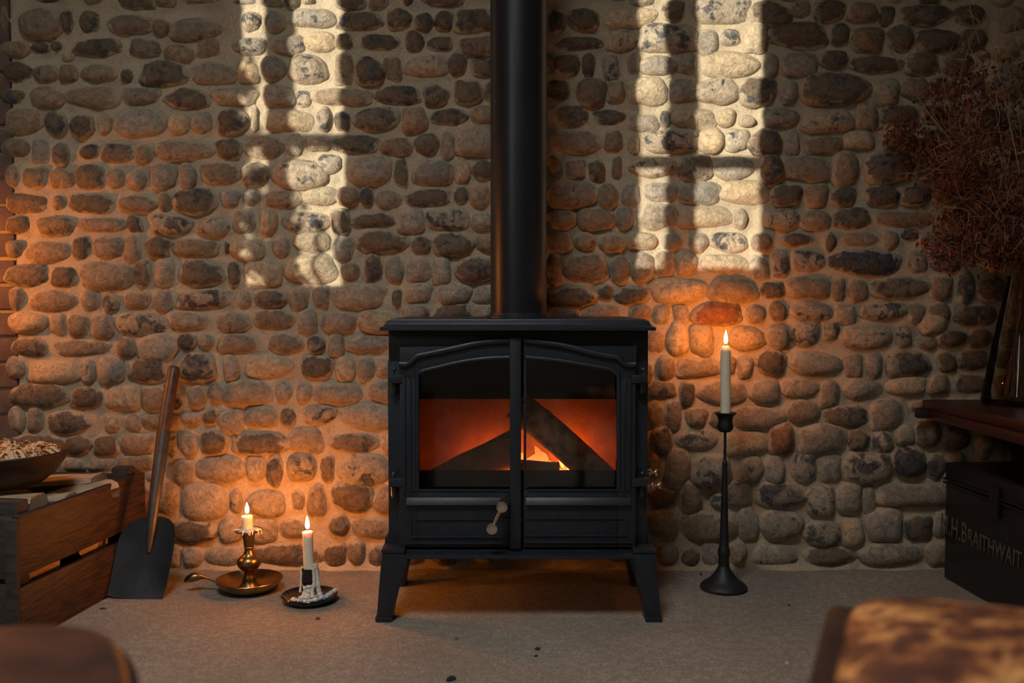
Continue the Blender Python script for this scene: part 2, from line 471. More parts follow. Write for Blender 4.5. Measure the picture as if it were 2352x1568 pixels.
# unseen shrub added outside, leaves blocking sun at the lower left panes of window_1
sh = MB(); rs = random.Random(4)
sc = Vector((c[0]+.02, YB-.45, 0))
for k in range(420):
    px = rs.gauss(600, 45) if k < 250 else rs.gauss(590, 60); py = rs.gauss(540, 70) if k < 330 else rs.uniform(100, 400)
    if py < 395 and k < 330: continue
    if k >= 330 and px > 600: continue
    p = W(px, py, 0)
    yy = YB - rs.uniform(.25, .6)
    ctr = Vector((p.x+SUN_DX*yy, yy, p.z+SUN_DZ*yy))
    Mr = Matrix.Translation(ctr) @ Euler((rs.uniform(0,6), rs.uniform(0,6), rs.uniform(0,6))).to_matrix().to_4x4()
    s = rs.uniform(.016, .034)
    sh.add([Mr @ Vector(q) for q in ((-s,0,0),(0,-s*.45,.003),(s,0,0),(0,s*.45,.003))], [(0,1,2,3)])
sho = sh.build('shrub_leaves', M_green); shr = thing('sun_blocking_shrub', (c[0]+.1, YB-.4, 0), 'leafy green shrub added unseen outside the leftmost rear window to block sun', 'shrub')
sho.name = 'leaves'; tag(sho, kind='stuff'); sho.parent = shr; sho.matrix_parent_inverse = Matrix.Translation(-Vector(shr.location))
st = MB()
for k in range(5):
    x = c[0]+.1
    st.tube(crom([(x-shr.location.x, 0, 0), (x-shr.location.x+rs.uniform(-.1,.1), rs.uniform(-.05,.05), .9), (x-shr.location.x+rs.uniform(-.2,.15), rs.uniform(-.1,.1), 1.85)], 5), .008, 6)
st.build('stems', M_bark, shr)

# ================================================================== STONE WALL
TILES = {
'A': (0, 0, 2.551, """32 -8 60 3 d;0 5 8 28 b;18 8 57 37 b;54 9 67 30 d;72 9 90 31 d;98 13 138 33 b;137 17 153 33 b;152 17 200 38 g;206 11 214 33 t;106 -10 140 9 d;140 -8 158 8 b;165 -10 205 4 b;0 37 27 52 b;28 37 46 48 d;46 37 56 46 d;67 35 111 52 d;117 35 144 52 b;148 40 176 57 b;177 35 201 52 b;3 56 30 75 d;31 58 53 75 b;54 58 69 75 b;73 58 105 74 b;108 62 120 75 d;127 55 170 78 d;172 56 214 76 g;213 55 233 75 t;209 34 241 50 m;1 80 22 94 d;27 79 58 98 b;60 78 108 98 b;111 79 143 94 g;148 80 190 99 d;193 79 230 95 m;5 97 40 121 b;41 100 61 122 d;64 103 85 125 d;88 102 101 121 t;104 96 149 124 g;152 101 171 122 t;172 101 191 120 g;195 98 224 122 d;225 93 233 118 t;3 124 27 142 b;28 125 45 148 g;47 129 63 150 b;71 130 91 143 d;91 129 120 147 d;121 131 138 148 b;137 127 191 145 b;193 125 219 143 d"""),
'B': (0, 350, 2.551, """5 10 18 33 b;20 14 44 32 b;44 14 68 33 b;68 11 95 33 d;96 13 113 33 b;114 16 132 33 g;135 11 158 33 g;161 10 177 32 g;181 9 216 29 b;5 36 44 55 d;47 38 60 53 b;62 37 104 55 d;106 39 140 54 b;142 36 155 53 b;156 33 196 56 d;198 34 216 49 g;5 57 29 73 d;33 57 68 76 b;71 58 113 72 b;114 57 128 72 d;134 55 172 74 m;176 58 208 76 m;5 79 20 94 b;21 80 64 100 b;65 76 82 97 d;84 75 112 96 b;110 76 128 102 b;132 76 152 95 d;156 78 196 94 b;202 81 207 91 d;5 100 44 121 d;46 103 70 122 d;70 98 122 124 b;120 96 137 122 d;138 96 158 121 g;160 97 202 121 d;205 98 217 122 d;8 121 22 142 b;25 124 70 143 b;72 123 91 142 g;92 125 108 145 m;112 126 135 140 b;138 124 155 144 g;159 124 210 140 m;213 124 226 140 g"""),
'C': (0, 700, 2.551, """8 6 42 26 t;44 8 60 27 b;60 8 80 29 b;83 8 102 31 g;103 7 150 28 m;150 5 188 22 g;195 7 226 25 g;12 29 44 47 d;47 31 98 46 b;105 29 122 48 b;122 27 160 51 g;160 26 177 40 d;178 26 193 40 g;196 27 234 43 b;6 47 23 66 g;27 50 71 72 t;72 48 87 72 m;88 45 112 74 g;116 49 152 70 d;162 43 194 70 M;201 46 216 70 g;10 70 62 93 d;64 75 95 93 d;97 71 128 95 t;126 74 150 95 b;169 73 186 93 g;187 71 201 88 g;7 91 23 114 g;25 91 40 115 g;42 96 82 116 d;94 98 109 116 g;112 98 129 114 g;128 98 160 113 b;163 97 182 107 g;183 95 196 107 d;198 94 219 117 g;2 117 56 132 d;57 118 84 135 d;85 118 108 137 d;109 115 140 134 b;150 115 160 139 m;163 116 178 137 g;180 114 206 134 d;57 138 78 150 g;79 138 104 150 g;104 135 140 150 b"""),
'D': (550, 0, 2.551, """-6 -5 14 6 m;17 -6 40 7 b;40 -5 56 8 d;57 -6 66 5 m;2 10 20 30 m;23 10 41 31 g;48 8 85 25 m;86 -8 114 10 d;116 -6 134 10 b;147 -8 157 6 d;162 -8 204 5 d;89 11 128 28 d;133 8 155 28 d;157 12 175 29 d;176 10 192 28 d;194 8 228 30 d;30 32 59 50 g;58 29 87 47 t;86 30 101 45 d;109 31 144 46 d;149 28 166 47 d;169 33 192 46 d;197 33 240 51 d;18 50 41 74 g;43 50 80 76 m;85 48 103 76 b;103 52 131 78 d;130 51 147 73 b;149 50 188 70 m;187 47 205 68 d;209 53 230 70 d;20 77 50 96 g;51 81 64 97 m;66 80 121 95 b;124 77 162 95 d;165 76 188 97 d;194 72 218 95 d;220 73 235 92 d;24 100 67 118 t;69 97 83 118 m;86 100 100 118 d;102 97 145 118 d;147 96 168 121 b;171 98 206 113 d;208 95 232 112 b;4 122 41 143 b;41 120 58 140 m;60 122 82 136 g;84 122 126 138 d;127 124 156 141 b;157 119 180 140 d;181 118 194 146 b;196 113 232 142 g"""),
'E': (550, 350, 2.551, """3 9 26 32 d;28 7 80 33 m;69 2 92 19 m;98 3 138 30 g;139 5 152 33 d;156 8 193 30 g;192 5 208 28 t;209 7 232 25 d;2 34 20 48 g;23 33 56 51 b;58 31 88 48 t;88 30 107 49 b;108 31 121 48 d;122 34 147 52 g;150 33 188 49 d;193 29 206 47 d;208 28 225 52 b;-6 52 15 73 g;18 52 34 75 t;38 54 81 72 m;82 51 100 74 d;102 55 140 69 d;143 51 167 74 g;168 50 207 70 m;208 53 235 71 g;-8 79 24 97 t;29 75 46 94 g;50 72 82 90 t;82 77 104 98 g;103 71 152 91 d;154 75 172 92 d;173 72 210 94 d;213 74 235 89 b;5 98 38 121 t;42 92 88 118 t;91 98 109 117 b;112 92 129 116 d;131 94 149 118 g;150 95 172 118 g;174 94 190 120 g;194 94 232 117 d;-4 124 10 140 g;13 123 43 140 d;44 122 62 142 g;67 119 81 140 g;82 118 131 141 g;136 123 147 140 d;148 117 174 135 g;177 117 208 137 g;211 121 235 136 g;14 141 48 160 b;52 142 70 165 g;73 144 106 162 g;108 141 143 164 t;148 136 170 152 g;174 137 210 152 d;210 137 230 152 g"""),
'F': (400, 700, 2.551, """84 26 116 44 b;120 26 135 45 M;139 25 153 47 g;155 28 195 42 g;63 45 106 66 t;114 46 143 66 d;145 46 163 70 t;164 47 181 69 g;182 48 200 65 g;45 68 88 90 g;91 69 106 88 g;110 71 124 88 g;127 70 168 91 g;175 68 205 88 g;63 92 94 110 g;95 93 110 110 d;116 90 146 108 m;150 88 200 113 g;53 115 100 135 d;103 110 136 135 g;141 115 184 133 d;186 112 205 135 g"""),
'G': (350, 1000, 2.551, """20 21 39 47 g;41 18 82 43 g;84 19 102 40 g;102 17 118 46 d;122 15 146 42 m;151 18 164 42 d;168 15 213 46 m;3 44 26 70 g;28 42 65 76 g;69 49 81 70 m;86 50 120 73 g;125 48 137 67 b;140 45 156 73 b;162 41 200 68 d;200 45 225 72 g;16 76 58 97 d;60 73 80 97 g;82 74 112 97 g;114 76 140 92 b;159 72 178 90 d;180 74 214 92 b;8 97 26 120 g;27 98 46 119 g;49 99 82 118 g;90 95 152 119 d;154 97 175 118 d;176 95 192 116 b;194 98 210 120 d"""),
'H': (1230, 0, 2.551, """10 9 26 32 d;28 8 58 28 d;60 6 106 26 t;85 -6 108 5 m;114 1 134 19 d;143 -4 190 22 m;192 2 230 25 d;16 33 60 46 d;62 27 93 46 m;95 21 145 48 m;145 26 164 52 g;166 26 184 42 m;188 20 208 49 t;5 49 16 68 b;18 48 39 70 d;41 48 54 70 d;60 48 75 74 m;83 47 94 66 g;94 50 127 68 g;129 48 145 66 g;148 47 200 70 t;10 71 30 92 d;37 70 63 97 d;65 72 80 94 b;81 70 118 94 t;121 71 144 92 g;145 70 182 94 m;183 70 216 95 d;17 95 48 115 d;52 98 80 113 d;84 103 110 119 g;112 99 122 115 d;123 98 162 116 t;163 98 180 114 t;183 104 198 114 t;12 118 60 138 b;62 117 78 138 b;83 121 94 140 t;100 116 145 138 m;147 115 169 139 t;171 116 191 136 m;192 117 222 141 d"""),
'I': (1230, 350, 2.551, """10 4 24 25 b;27 7 46 24 b;48 7 63 27 d;68 4 78 26 d;86 4 126 23 m;128 2 159 27 d;160 4 196 24 g;200 2 224 30 d;12 26 54 52 b;56 28 74 52 b;77 28 95 50 g;96 27 128 44 g;129 27 166 47 g;167 26 210 46 t;10 51 36 70 b;37 50 72 70 b;73 48 87 70 g;92 46 128 69 g;130 48 174 68 t;177 51 191 69 g;10 72 33 90 b;34 72 54 88 b;57 74 81 90 b;82 72 108 88 t;114 73 131 88 g;138 73 156 90 g;157 72 191 90 m;195 72 212 90 b;10 92 25 120 b;26 92 66 117 b;67 93 84 119 b;86 90 106 117 g;108 89 124 112 b;126 89 145 110 t;148 91 190 109 t;193 94 210 115 g;12 121 54 140 d;56 119 70 133 d;72 121 102 137 d;103 113 152 135 t;155 113 200 136 b;202 116 224 132 d;12 138 40 152 b;42 138 78 152 b;84 137 105 150 b;106 138 121 155 g;124 137 138 154 g;143 134 184 157 r;190 137 206 154 g;210 134 226 152 d"""),
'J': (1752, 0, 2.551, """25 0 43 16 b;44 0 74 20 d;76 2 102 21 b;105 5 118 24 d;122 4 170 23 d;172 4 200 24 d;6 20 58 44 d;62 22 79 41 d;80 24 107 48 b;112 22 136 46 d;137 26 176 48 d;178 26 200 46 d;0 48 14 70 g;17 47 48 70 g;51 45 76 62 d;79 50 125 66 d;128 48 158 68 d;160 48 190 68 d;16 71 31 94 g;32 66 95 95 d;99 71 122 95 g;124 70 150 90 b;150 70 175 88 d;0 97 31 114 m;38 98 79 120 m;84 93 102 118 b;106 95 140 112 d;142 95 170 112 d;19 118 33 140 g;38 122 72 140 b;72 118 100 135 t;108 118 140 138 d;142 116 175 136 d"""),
'K': (1752, 350, 2.551, """16 4 61 26 b;62 0 85 30 b;92 -1 134 28 d;136 0 165 25 d;168 2 200 28 d;8 29 34 49 d;38 28 58 49 b;60 30 84 49 d;93 29 122 49 d;124 30 150 48 d;155 30 185 50 d;0 50 32 70 m;33 52 62 71 b;64 50 95 69 d;100 53 152 66 b;155 52 190 70 d;16 73 46 85 d;55 72 67 92 d;68 72 106 85 b;108 70 122 88 b;125 68 140 80 d;142 72 172 88 d;176 72 195 90 d;9 88 24 113 m;25 88 56 107 m;58 88 125 111 D;129 88 148 109 m;150 90 178 108 d;22 112 60 132 b;61 113 74 134 b;75 114 94 136 b;95 112 148 132 d;150 112 170 132 b;175 106 190 136 d;25 134 63 153 m;64 136 84 156 g;88 135 128 151 m;130 136 146 154 b;148 134 168 155 b;172 138 200 156 d"""),
'L': (1450, 700, 2.551, """14 22 30 42 b;31 16 52 46 t;53 18 74 45 t;88 20 120 41 t;121 18 142 40 g;143 14 170 37 m;171 15 187 32 m;189 16 232 40 m;22 46 40 68 b;42 48 78 66 b;80 46 94 62 b;95 44 109 66 g;111 40 140 63 d;142 42 188 64 g;190 43 208 66 g;210 43 226 66 g;228 44 245 66 g;14 69 40 84 d;43 69 57 92 d;59 69 104 90 b;107 67 133 90 g;134 66 168 83 g;169 69 188 93 g;189 66 226 86 g;14 86 28 112 b;30 86 46 113 b;48 92 68 110 b;70 94 90 112 b;92 91 135 113 b;140 86 170 107 b;174 89 212 112 d;214 86 245 113 g;18 110 37 136 d;42 112 76 131 m;84 114 121 136 t;123 108 147 136 r;150 108 194 134 g;195 112 213 131 d;215 112 236 135 m"""),
'M': (1450, 1000, 2.551, """14 12 26 40 b;30 12 52 48 b;54 18 90 48 m;99 18 119 45 m;120 18 138 44 g;145 14 166 44 m;168 16 188 42 g;190 14 234 43 m;14 47 42 65 d;43 42 63 72 b;72 52 84 66 m;84 40 108 66 m;111 42 156 66 M;158 44 182 73 m;184 42 207 70 g;208 46 220 72 g;14 66 42 92 b;44 68 94 96 b;95 64 115 95 g;116 66 152 94 m;156 76 188 100 m;189 74 208 100 t;20 94 42 120 g;43 98 62 120 d;63 94 80 118 g;88 94 104 118 t;110 96 150 120 m;156 98 201 120 d"""),
'N': (1852, 850, 3.509, """52 4 78 16 t;80 3 94 16 b;98 3 118 15 d;58 35 70 50 g;70 32 88 50 d;89 35 106 52 d;107 34 122 58 g;54 50 78 70 D;79 54 90 72 d;91 53 104 62 g;48 74 92 90 g;40 90 62 112 g;64 94 82 112 d;36 112 74 129 g;78 112 92 128 b;83 92 92 110 g;95 75 130 95 g;95 100 120 125 d"""),
'Q': (1952, 600, 2.551, """40 57 55 78 m;62 44 86 66 t;62 67 78 80 b;79 62 104 78 d;105 60 128 78 d;30 81 72 104 d;78 82 96 100 d;97 80 124 98 d;93 36 104 56 b;106 38 132 58 d;74 15 92 38 b;93 12 112 40 t;113 14 140 36 d;128 80 150 98 d;126 102 150 120 d;135 60 155 78 d"""),
}
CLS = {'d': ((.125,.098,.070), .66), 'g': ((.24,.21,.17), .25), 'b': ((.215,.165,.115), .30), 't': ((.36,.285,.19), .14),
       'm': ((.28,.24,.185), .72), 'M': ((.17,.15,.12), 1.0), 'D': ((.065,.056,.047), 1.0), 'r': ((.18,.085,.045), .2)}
rnd = random.Random(11)
S = []   # x, z, a(half w), b(half h), cls, rot
SX0, SX1, SZ1 = -1.405, 1.96, 1.98
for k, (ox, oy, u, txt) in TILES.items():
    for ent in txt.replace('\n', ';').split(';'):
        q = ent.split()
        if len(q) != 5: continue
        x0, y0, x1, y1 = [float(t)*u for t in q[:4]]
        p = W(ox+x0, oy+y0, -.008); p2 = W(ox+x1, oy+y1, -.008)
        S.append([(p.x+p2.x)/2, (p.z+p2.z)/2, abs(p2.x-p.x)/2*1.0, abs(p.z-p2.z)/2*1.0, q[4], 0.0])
# drop duplicates noted in two crops
keep = []
for s in S:
    dup = False
    for t in keep:
        if abs(s[0]-t[0]) < .55*min(s[2], t[2])+.004 and abs(s[1]-t[1]) < .55*min(s[3], t[3])+.004: dup = True; break
    if not dup: keep.append(s)
S = keep
# fill places the photo hides or does not reach
G = .01
gx = int((SX1-SX0)/G)+1; gz = int(SZ1/G)+1
occ = np.zeros((gz, gx), bool)
XX, ZZ = np.meshgrid(SX0+np.arange(gx)*G, np.arange(gz)*G)
def stamp(s, gap=.008):
    occ[((XX-s[0])/(s[2]+gap))**2+((ZZ-s[1])/(s[3]+gap))**2 < 1] = True
for s in S: stamp(s)
for stage, (n, lo, hi) in enumerate(((5000, .034, .058), (5000, .024, .036), (4000, .017, .024))):
    for _ in range(n):
        a_ = rnd.uniform(lo, hi); b_ = a_*rnd.uniform(.55, 1.0)
        x = rnd.uniform(SX0+a_, SX1-a_); z = rnd.uniform(b_+.006, SZ1-b_)
        i, j = int(z/G), int((x-SX0)/G)
        if occ[i, j]: continue
        m_ = ((XX-x)/a_)**2+((ZZ-z)/b_)**2 < 1
        if occ[m_].any(): continue
        s = [x, z, a_, b_, rnd.choice('ddgbbgtm'), rnd.uniform(-12, 12)]
        S.append(s); stamp(s)
for s in S:                                  # stay clear of the floor and the end of the wall
    s[2] *= 1.13; s[3] *= 1.12
    if s[1]-s[3] < .002: s[3] = max(.012, s[1]-.002)

# mortar bed, bulging up to the stones
GS = .0085
nx = int((SX1+.04-SX0+.015)/GS); nz = int((SZ1+.02)/GS)
gxs = np.linspace(SX0-.015, SX1+.04, nx); gzs = np.linspace(0, SZ1+.02, nz)
GX, GZ = np.meshgrid(gxs, gzs)
rngn = np.random.default_rng(5)
def vnoise(cell):
    a_ = rngn.random((int(2.4/cell)+3, int(3.8/cell)+3))
    fx = (GX-GX.min())/cell; fz = GZ/cell
    ix = fx.astype(int); iz = fz.astype(int); tx = fx-ix; tz = fz-iz
    tx = tx*tx*(3-2*tx); tz = tz*tz*(3-2*tz)
    return (a_[iz,ix]*(1-tx)+a_[iz,ix+1]*tx)*(1-tz)+(a_[iz+1,ix]*(1-tx)+a_[iz+1,ix+1]*tx)*tz-.5
H = .010*vnoise(.22)+.007*vnoise(.06)+.004*vnoise(.022)
F = np.zeros_like(H)
for s in S:
    j0, j1 = np.searchsorted(gxs, [s[0]-2*s[2], s[0]+2*s[2]]); i0, i1 = np.searchsorted(gzs, [s[1]-2*s[3], s[1]+2*s[3]])
    u = (GX[i0:i1, j0:j1]-s[0])/s[2]; v = (GZ[i0:i1, j0:j1]-s[1])/s[3]
    d_ = (np.abs(u)**2.4+np.abs(v)**2.4)**(1/2.4)
    f_ = np.where(d_ < 1, .007, .007*np.exp(-((d_-1)/.24)**2))
    F[i0:i1, j0:j1] = np.maximum(F[i0:i1, j0:j1], f_)
H += F + .0015*vnoise(.012)
H += .03*np.exp(-GZ/.015)*(.4+vnoise(.15))   # mortar skirt where the wall meets the floor
Yv = -H
verts = np.stack([GX.ravel(), Yv.ravel(), GZ.ravel()], 1)
ii = np.arange(nx*nz).reshape(nz, nx)
faces = np.stack([ii[:-1,:-1].ravel(), ii[:-1,1:].ravel(), ii[1:,1:].ravel(), ii[1:,:-1].ravel()], 1)
me = bpy.data.meshes.new('wall_back')
me.from_pydata(verts.tolist(), [], faces.tolist())
me.polygons.foreach_set('use_smooth', np.ones(len(faces), bool))
me.materials.append(M_mortar)
wall = bpy.data.objects.new('wall_back', me); COL.objects.link(wall)
tag(wall, 'flint cobble wall set in sandy lime mortar behind the stove', 'wall', kind='structure')
MB().box((XL, .02, 0), (XR, .10, ZC)).build('wall_core', M_plaster, wall)
MB().box((XL, -.004, 0), (-1.66, .03, ZC)).build('plaster', M_plaster, wall)
MB().box((-1.66, -.006, 2.0), (XR, .03, ZC)).build('upper_plaster', M_plaster, wall)
MB().box((-1.66, -.001, 0), (-1.42, .03, 2.0)).build('quoin_mortar', M_mortar, wall)
bl = MB().box((0, -.012, 0), (.215, .02, .064)).build('brick', M_brick, wall, bevel=.004)
bl.location = (-1.64, 0, .006)
bs_ = MB().box((0, -.012, 0), (.105, .02, .064)).build('brick', M_brick, wall, bevel=.004)
bs_.location = (-1.64, 0, .081)
for k in range(26):
    if k < 2: continue
    src = bl if k % 2 == 0 else bs_
    b_ = src.copy(); COL.objects.link(b_); b_.parent = wall
    b_.location = (-1.64, rnd.uniform(-.003, .002), .006+k*.075)
for k in range(26):
    if k % 2 == 1:
        b_ = bs_.copy(); COL.objects.link(b_); b_.parent = wall; b_.location = (-1.53, rnd.uniform(-.003, .002), .006+k*.075)

# cobble shapes
def dome(seed, seg=26, rings=7):
    rg = random.Random(seed)
    p = rg.choice([2.0, 2.2, 2.5, 2.9, 3.4])
    ph = [rg.uniform(0, 6.28) for _ in range(6)]
    am = [rg.uniform(.02, .075), rg.uniform(.02, .07), rg.uniform(.01, .04), rg.uniform(.0, .025)]
    tx, tz = rg.uniform(-.18, .18), rg.uniform(-.16, .16)
    q = rg.uniform(2.1, 3.4)
    cut = rg.random() < .35
    ca, cd = rg.uniform(0, 6.28), rg.uniform(.45, .8)
    vs = [(0, 0, 0)]
    fs = []
    def hgt(x, z, r):
        h = (max(0.0, 1-r**q))**.62
        h += tx*x*(1-r)+tz*z*(1-r)
        h += .10*math.sin(3.1*x+ph[4])*math.sin(2.7*z+ph[5])*(1-r*r)
        if cut:
            e = x*math.cos(ca)+z*math.sin(ca)-cd*.35
            if e > 0: h -= e*.75*(1-r**3)
        return h
    radii = [.28, .5, .68, .82, .92, .985, 1.0]
    vs[0] = (0, -hgt(0, 0, 0), 0)
    for ri, r in enumerate(radii):
        for k in range(seg):
            a_ = 2*math.pi*k/seg
            c_, s_ = math.cos(a_), math.sin(a_)
            R0 = 1/((abs(c_)**p+abs(s_)**p)**(1/p))
            R0 *= 1+am[0]*math.sin(2*a_+ph[0])+am[1]*math.sin(3*a_+ph[1])+am[2]*math.sin(5*a_+ph[2])+am[3]*math.sin(8*a_+ph[3])
            x, z = r*R0*c_, r*R0*s_
            y = -hgt(x, z, r) if ri < len(radii)-1 else .55
            vs.append((x*.98, y, z*.98))
    for k in range(seg): fs.append((0, 1+(k+1) % seg, 1+k))
    for ri in range(len(radii)-1):
        for k in range(seg):
            k2 = (k+1) % seg
            fs.append((1+ri*seg+k, 1+ri*seg+k2, 1+(ri+1)*seg+k2, 1+(ri+1)*seg+k))
    RIM[:] = [0.0]+[r for r in radii for _ in range(seg)]
    return np.array(vs), fs
RIM = []
DOMES = [dome(100+i) for i in range(28)]
DM = []
for i, (vs, fs) in enumerate(DOMES):
    me = bpy.data.meshes.new('stone'); me.from_pydata(vs.tolist(), [], fs)
    me.polygons.foreach_set('use_smooth', np.ones(len(fs), bool))
    me.attributes.new('rim', 'FLOAT', 'POINT').data.foreach_set('value', np.array(RIM, 'f'))
    bm = bmesh.new(); bm.from_mesh(me); bmesh.ops.recalc_face_normals(bm, faces=bm.faces)
    if sum(f.normal.y for f in bm.faces) > 0: bmesh.ops.reverse_faces(bm, faces=bm.faces)
    bm.to_mesh(me); bm.free()
    me.materials.append(M_stone); DM.append(me)
def visible_area(s):                       # how much of the stone the photograph shows
    p = Vector((s[0], 0, s[1])) - CAM
    dd = p.dot(_f); px = 1176+FPX*p.x/dd; py = 784-FPX*p.dot(_u)/dd
    ar = s[2]*s[3]
    if px < -5 or px > 2360 or py < -15: return ar*.01
    if 880 < px < 1500 and py > 740: return ar*.01
    if 1125 < px < 1258: return ar*.01
    if px > 2180 and py > 1060: return ar*.01
    if px < 330 and py > 1080: return ar*.01
    if px > 2130 and py < 640: return ar*.35
    return ar
S.sort(key=visible_area, reverse=True)
SV = []; SFc = []; ST = []; SD = []; nb = 0
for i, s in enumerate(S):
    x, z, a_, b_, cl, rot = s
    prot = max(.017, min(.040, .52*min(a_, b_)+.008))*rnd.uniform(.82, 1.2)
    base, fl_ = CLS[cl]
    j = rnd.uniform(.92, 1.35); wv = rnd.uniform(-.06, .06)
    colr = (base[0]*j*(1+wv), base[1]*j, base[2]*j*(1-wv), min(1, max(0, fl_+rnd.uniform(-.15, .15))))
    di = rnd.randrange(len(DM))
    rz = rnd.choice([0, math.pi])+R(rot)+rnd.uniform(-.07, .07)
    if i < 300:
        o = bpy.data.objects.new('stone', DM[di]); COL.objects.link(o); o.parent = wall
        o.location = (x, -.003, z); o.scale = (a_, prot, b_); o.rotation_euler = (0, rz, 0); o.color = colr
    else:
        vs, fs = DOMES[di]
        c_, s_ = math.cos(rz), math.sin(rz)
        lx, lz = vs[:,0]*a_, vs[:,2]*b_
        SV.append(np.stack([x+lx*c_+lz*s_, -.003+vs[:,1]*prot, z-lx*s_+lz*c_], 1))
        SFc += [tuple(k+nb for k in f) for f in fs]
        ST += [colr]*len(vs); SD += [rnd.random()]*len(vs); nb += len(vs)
SV = np.concatenate(SV)
me = bpy.data.meshes.new('small_stones'); me.from_pydata(SV.tolist(), [], SFc)
me.polygons.foreach_set('use_smooth', np.ones(len(SFc), bool))
at = me.attributes.new('tint', 'FLOAT_COLOR', 'POINT'); at.data.foreach_set('color', np.array(ST, 'f').ravel())
me.attributes.new('rim', 'FLOAT', 'POINT').data.foreach_set('value', np.array(RIM*(len(SV)//len(RIM)), 'f'))
at = me.attributes.new('seed', 'FLOAT', 'POINT'); at.data.foreach_set('value', np.array(SD, 'f'))
bm = bmesh.new(); bm.from_mesh(me); bmesh.ops.recalc_face_normals(bm, faces=bm.faces); bm.to_mesh(me); bm.free()
me.materials.append(M_stone_s)
so = bpy.data.objects.new('small_stones', me); COL.objects.link(so); so.parent = wall; tag(so, kind='stuff')
print('STONES', len(S))

# ================================================================== STOVE
YF = -.44            # door front
sx0 = W(1191.5, 1000, YF).x
stove = thing('wood_stove', (sx0, -.28, 0), 'black cast iron wood burning stove with two glazed doors and four legs', 'stove')
SO = stove.location
def pz(px, py, Y=YF):
    p = W(px, py, Y); return (p.x, p.z)
def bpx(mb, x0, y0, x1, y1, Y0, Y1):          # box given by its front outline in the photo frame at depth Y0
    a_ = W(x0, y1, Y0); b_ = W(x1, y0, Y0)
    return mb.box((a_.x, min(Y0, Y1), a_.z), (b_.x, max(Y0, Y1), b_.z))
def sb(mb, name, mat=M_iron, bevel=.002, parent=stove, **kw):
    return mb.build(name, mat, parent, bevel=bevel, origin=SO, **kw)
BF, BB = -.408, -.10
# body panels
L_, T_ = W(893, 758, BF), W(1486, 1258, BF)
x0, x1, z1, z0 = L_.x, T_.x, L_.z+.004, T_.z
mb = MB()
mb.box((x0, BF, z0), (x0+.014, BB, z1)).box((x1-.014, BF, z0), (x1, BB, z1))
mb.box((x0+.014, BB-.014, z0), (x1-.014, BB, z1))
sb(mb, 'body', bevel=.0015)
sb(MB().box((x0+.014, BF, z1-.012), (x1-.014, BB-.014, z1)), 'firebox_top', bevel=0)
sb(MB().box((x0+.014, BF, z0), (x1-.014, BB-.014, z0+.012)), 'firebox_bottom', bevel=0)
mb = MB()
bpx(mb, 893, 757, 1486, 830, BF-.001, BF+.012); bpx(mb, 893, 830, 950, 1258, BF-.001, BF+.012)
bpx(mb, 1428, 830, 1486, 1258, BF-.001, BF+.012); bpx(mb, 950, 1128, 1428, 1258, BF-.001, BF+.012)
sb(mb, 'front_frame', bevel=.0008)
# top plate with ogee edge
a_, b_ = W(872, 759, -.47), W(1507, 759, -.47)
tz0 = a_.z; hw = (b_.x-a_.x)/2; cx = (a_.x+b_.x)/2
ya, yb = -.47, -.085
prof = [(0, 0), (.0, .0075), (.004, .009), (.008, .011), (.0115, .0155), (.015, .0225), (.0165, .0235), (.0215, .0235), (.0225, .0265), (.03, .0275)]
mb = MB(); vs = []; fs = []
for ins, h in prof:
    vs += [(cx-hw+ins, ya+ins, tz0+h), (cx+hw-ins, ya+ins, tz0+h), (cx+hw-ins, yb-ins*.5, tz0+h), (cx-hw+ins, yb-ins*.5, tz0+h)]
for i in range(len(prof)-1):
    for k in range(4):
        k2 = (k+1) % 4; fs.append((i*4+k, i*4+k2, i*4+4+k2, i*4+4+k))
fs.append((3, 2, 1, 0)); n_ = len(prof)-1; fs.append((n_*4, n_*4+1, n_*4+2, n_*4+3))
mb.add(vs, fs); sb(mb, 'top_plate', bevel=.0007)
TOPZ = tz0+.0275
# flue
fy = -.265
fa, fb = W(1126.5, 350, fy), W(1256, 350, fy)
fr_, fx = (fb.x-fa.x)/2, (fa.x+fb.x)/2
flue = MB().lathe([(fr_, TOPZ+.012), (fr_, ZC)], 64, (fx, fy, 0)).build('flue_pipe', M_flue, stove, smooth=True, origin=SO)
mb = MB().lathe([(fr_+.012, TOPZ-.002), (fr_+.012, TOPZ+.004), (fr_+.004, TOPZ+.006), (fr_+.0035, TOPZ+.0125), (fr_-.004, TOPZ+.013)], 64, (fx, fy, 0))
mb.build('flue_collar', M_iron, stove, smooth=True, origin=SO)
# doors
YG = -.422
archL = [(917.8,835.6),(927,836.5),(936,835.5),(945,830),(952.5,821.5),(960,817),(975.6,814),(1004.5,808),(1048,798.8),(1091,789),(1134.6,783.6),(1197,781.5)]
archR = [(1204.5,782),(1256.5,787.5),(1300,795),(1340,805),(1379,814.5),(1412,820),(1421,823),(1429,831),(1438,836.5),(1447,837.5),(1460,836.5)]
inL = [(960,1126),(960,868),(963,862),(971,857),(1004.5,848.6),(1062,835.6),(1120,828),(1170,826)]
inR = [(1208,825.6),(1272,831.7),(1333,841),(1394,851.6),(1408,856.5),(1416,863),(1418,870),(1418,1126)]
def poly(pts, Y): return [pz(x, y, Y) for x, y in pts]
doorL = thing('d', SO, None, None); doorR = thing('d', SO, None, None)
for d_, nm in ((doorL, 'door'), (doorR, 'door')):
    d_.name = nm; d_.parent = stove; d_.location = (0, 0, 0)
def dbuild(mb, name, parent, mat=M_iron, bevel=.0015, **kw):
    return mb.build(name, mat, parent, bevel=bevel, origin=SO, **kw)
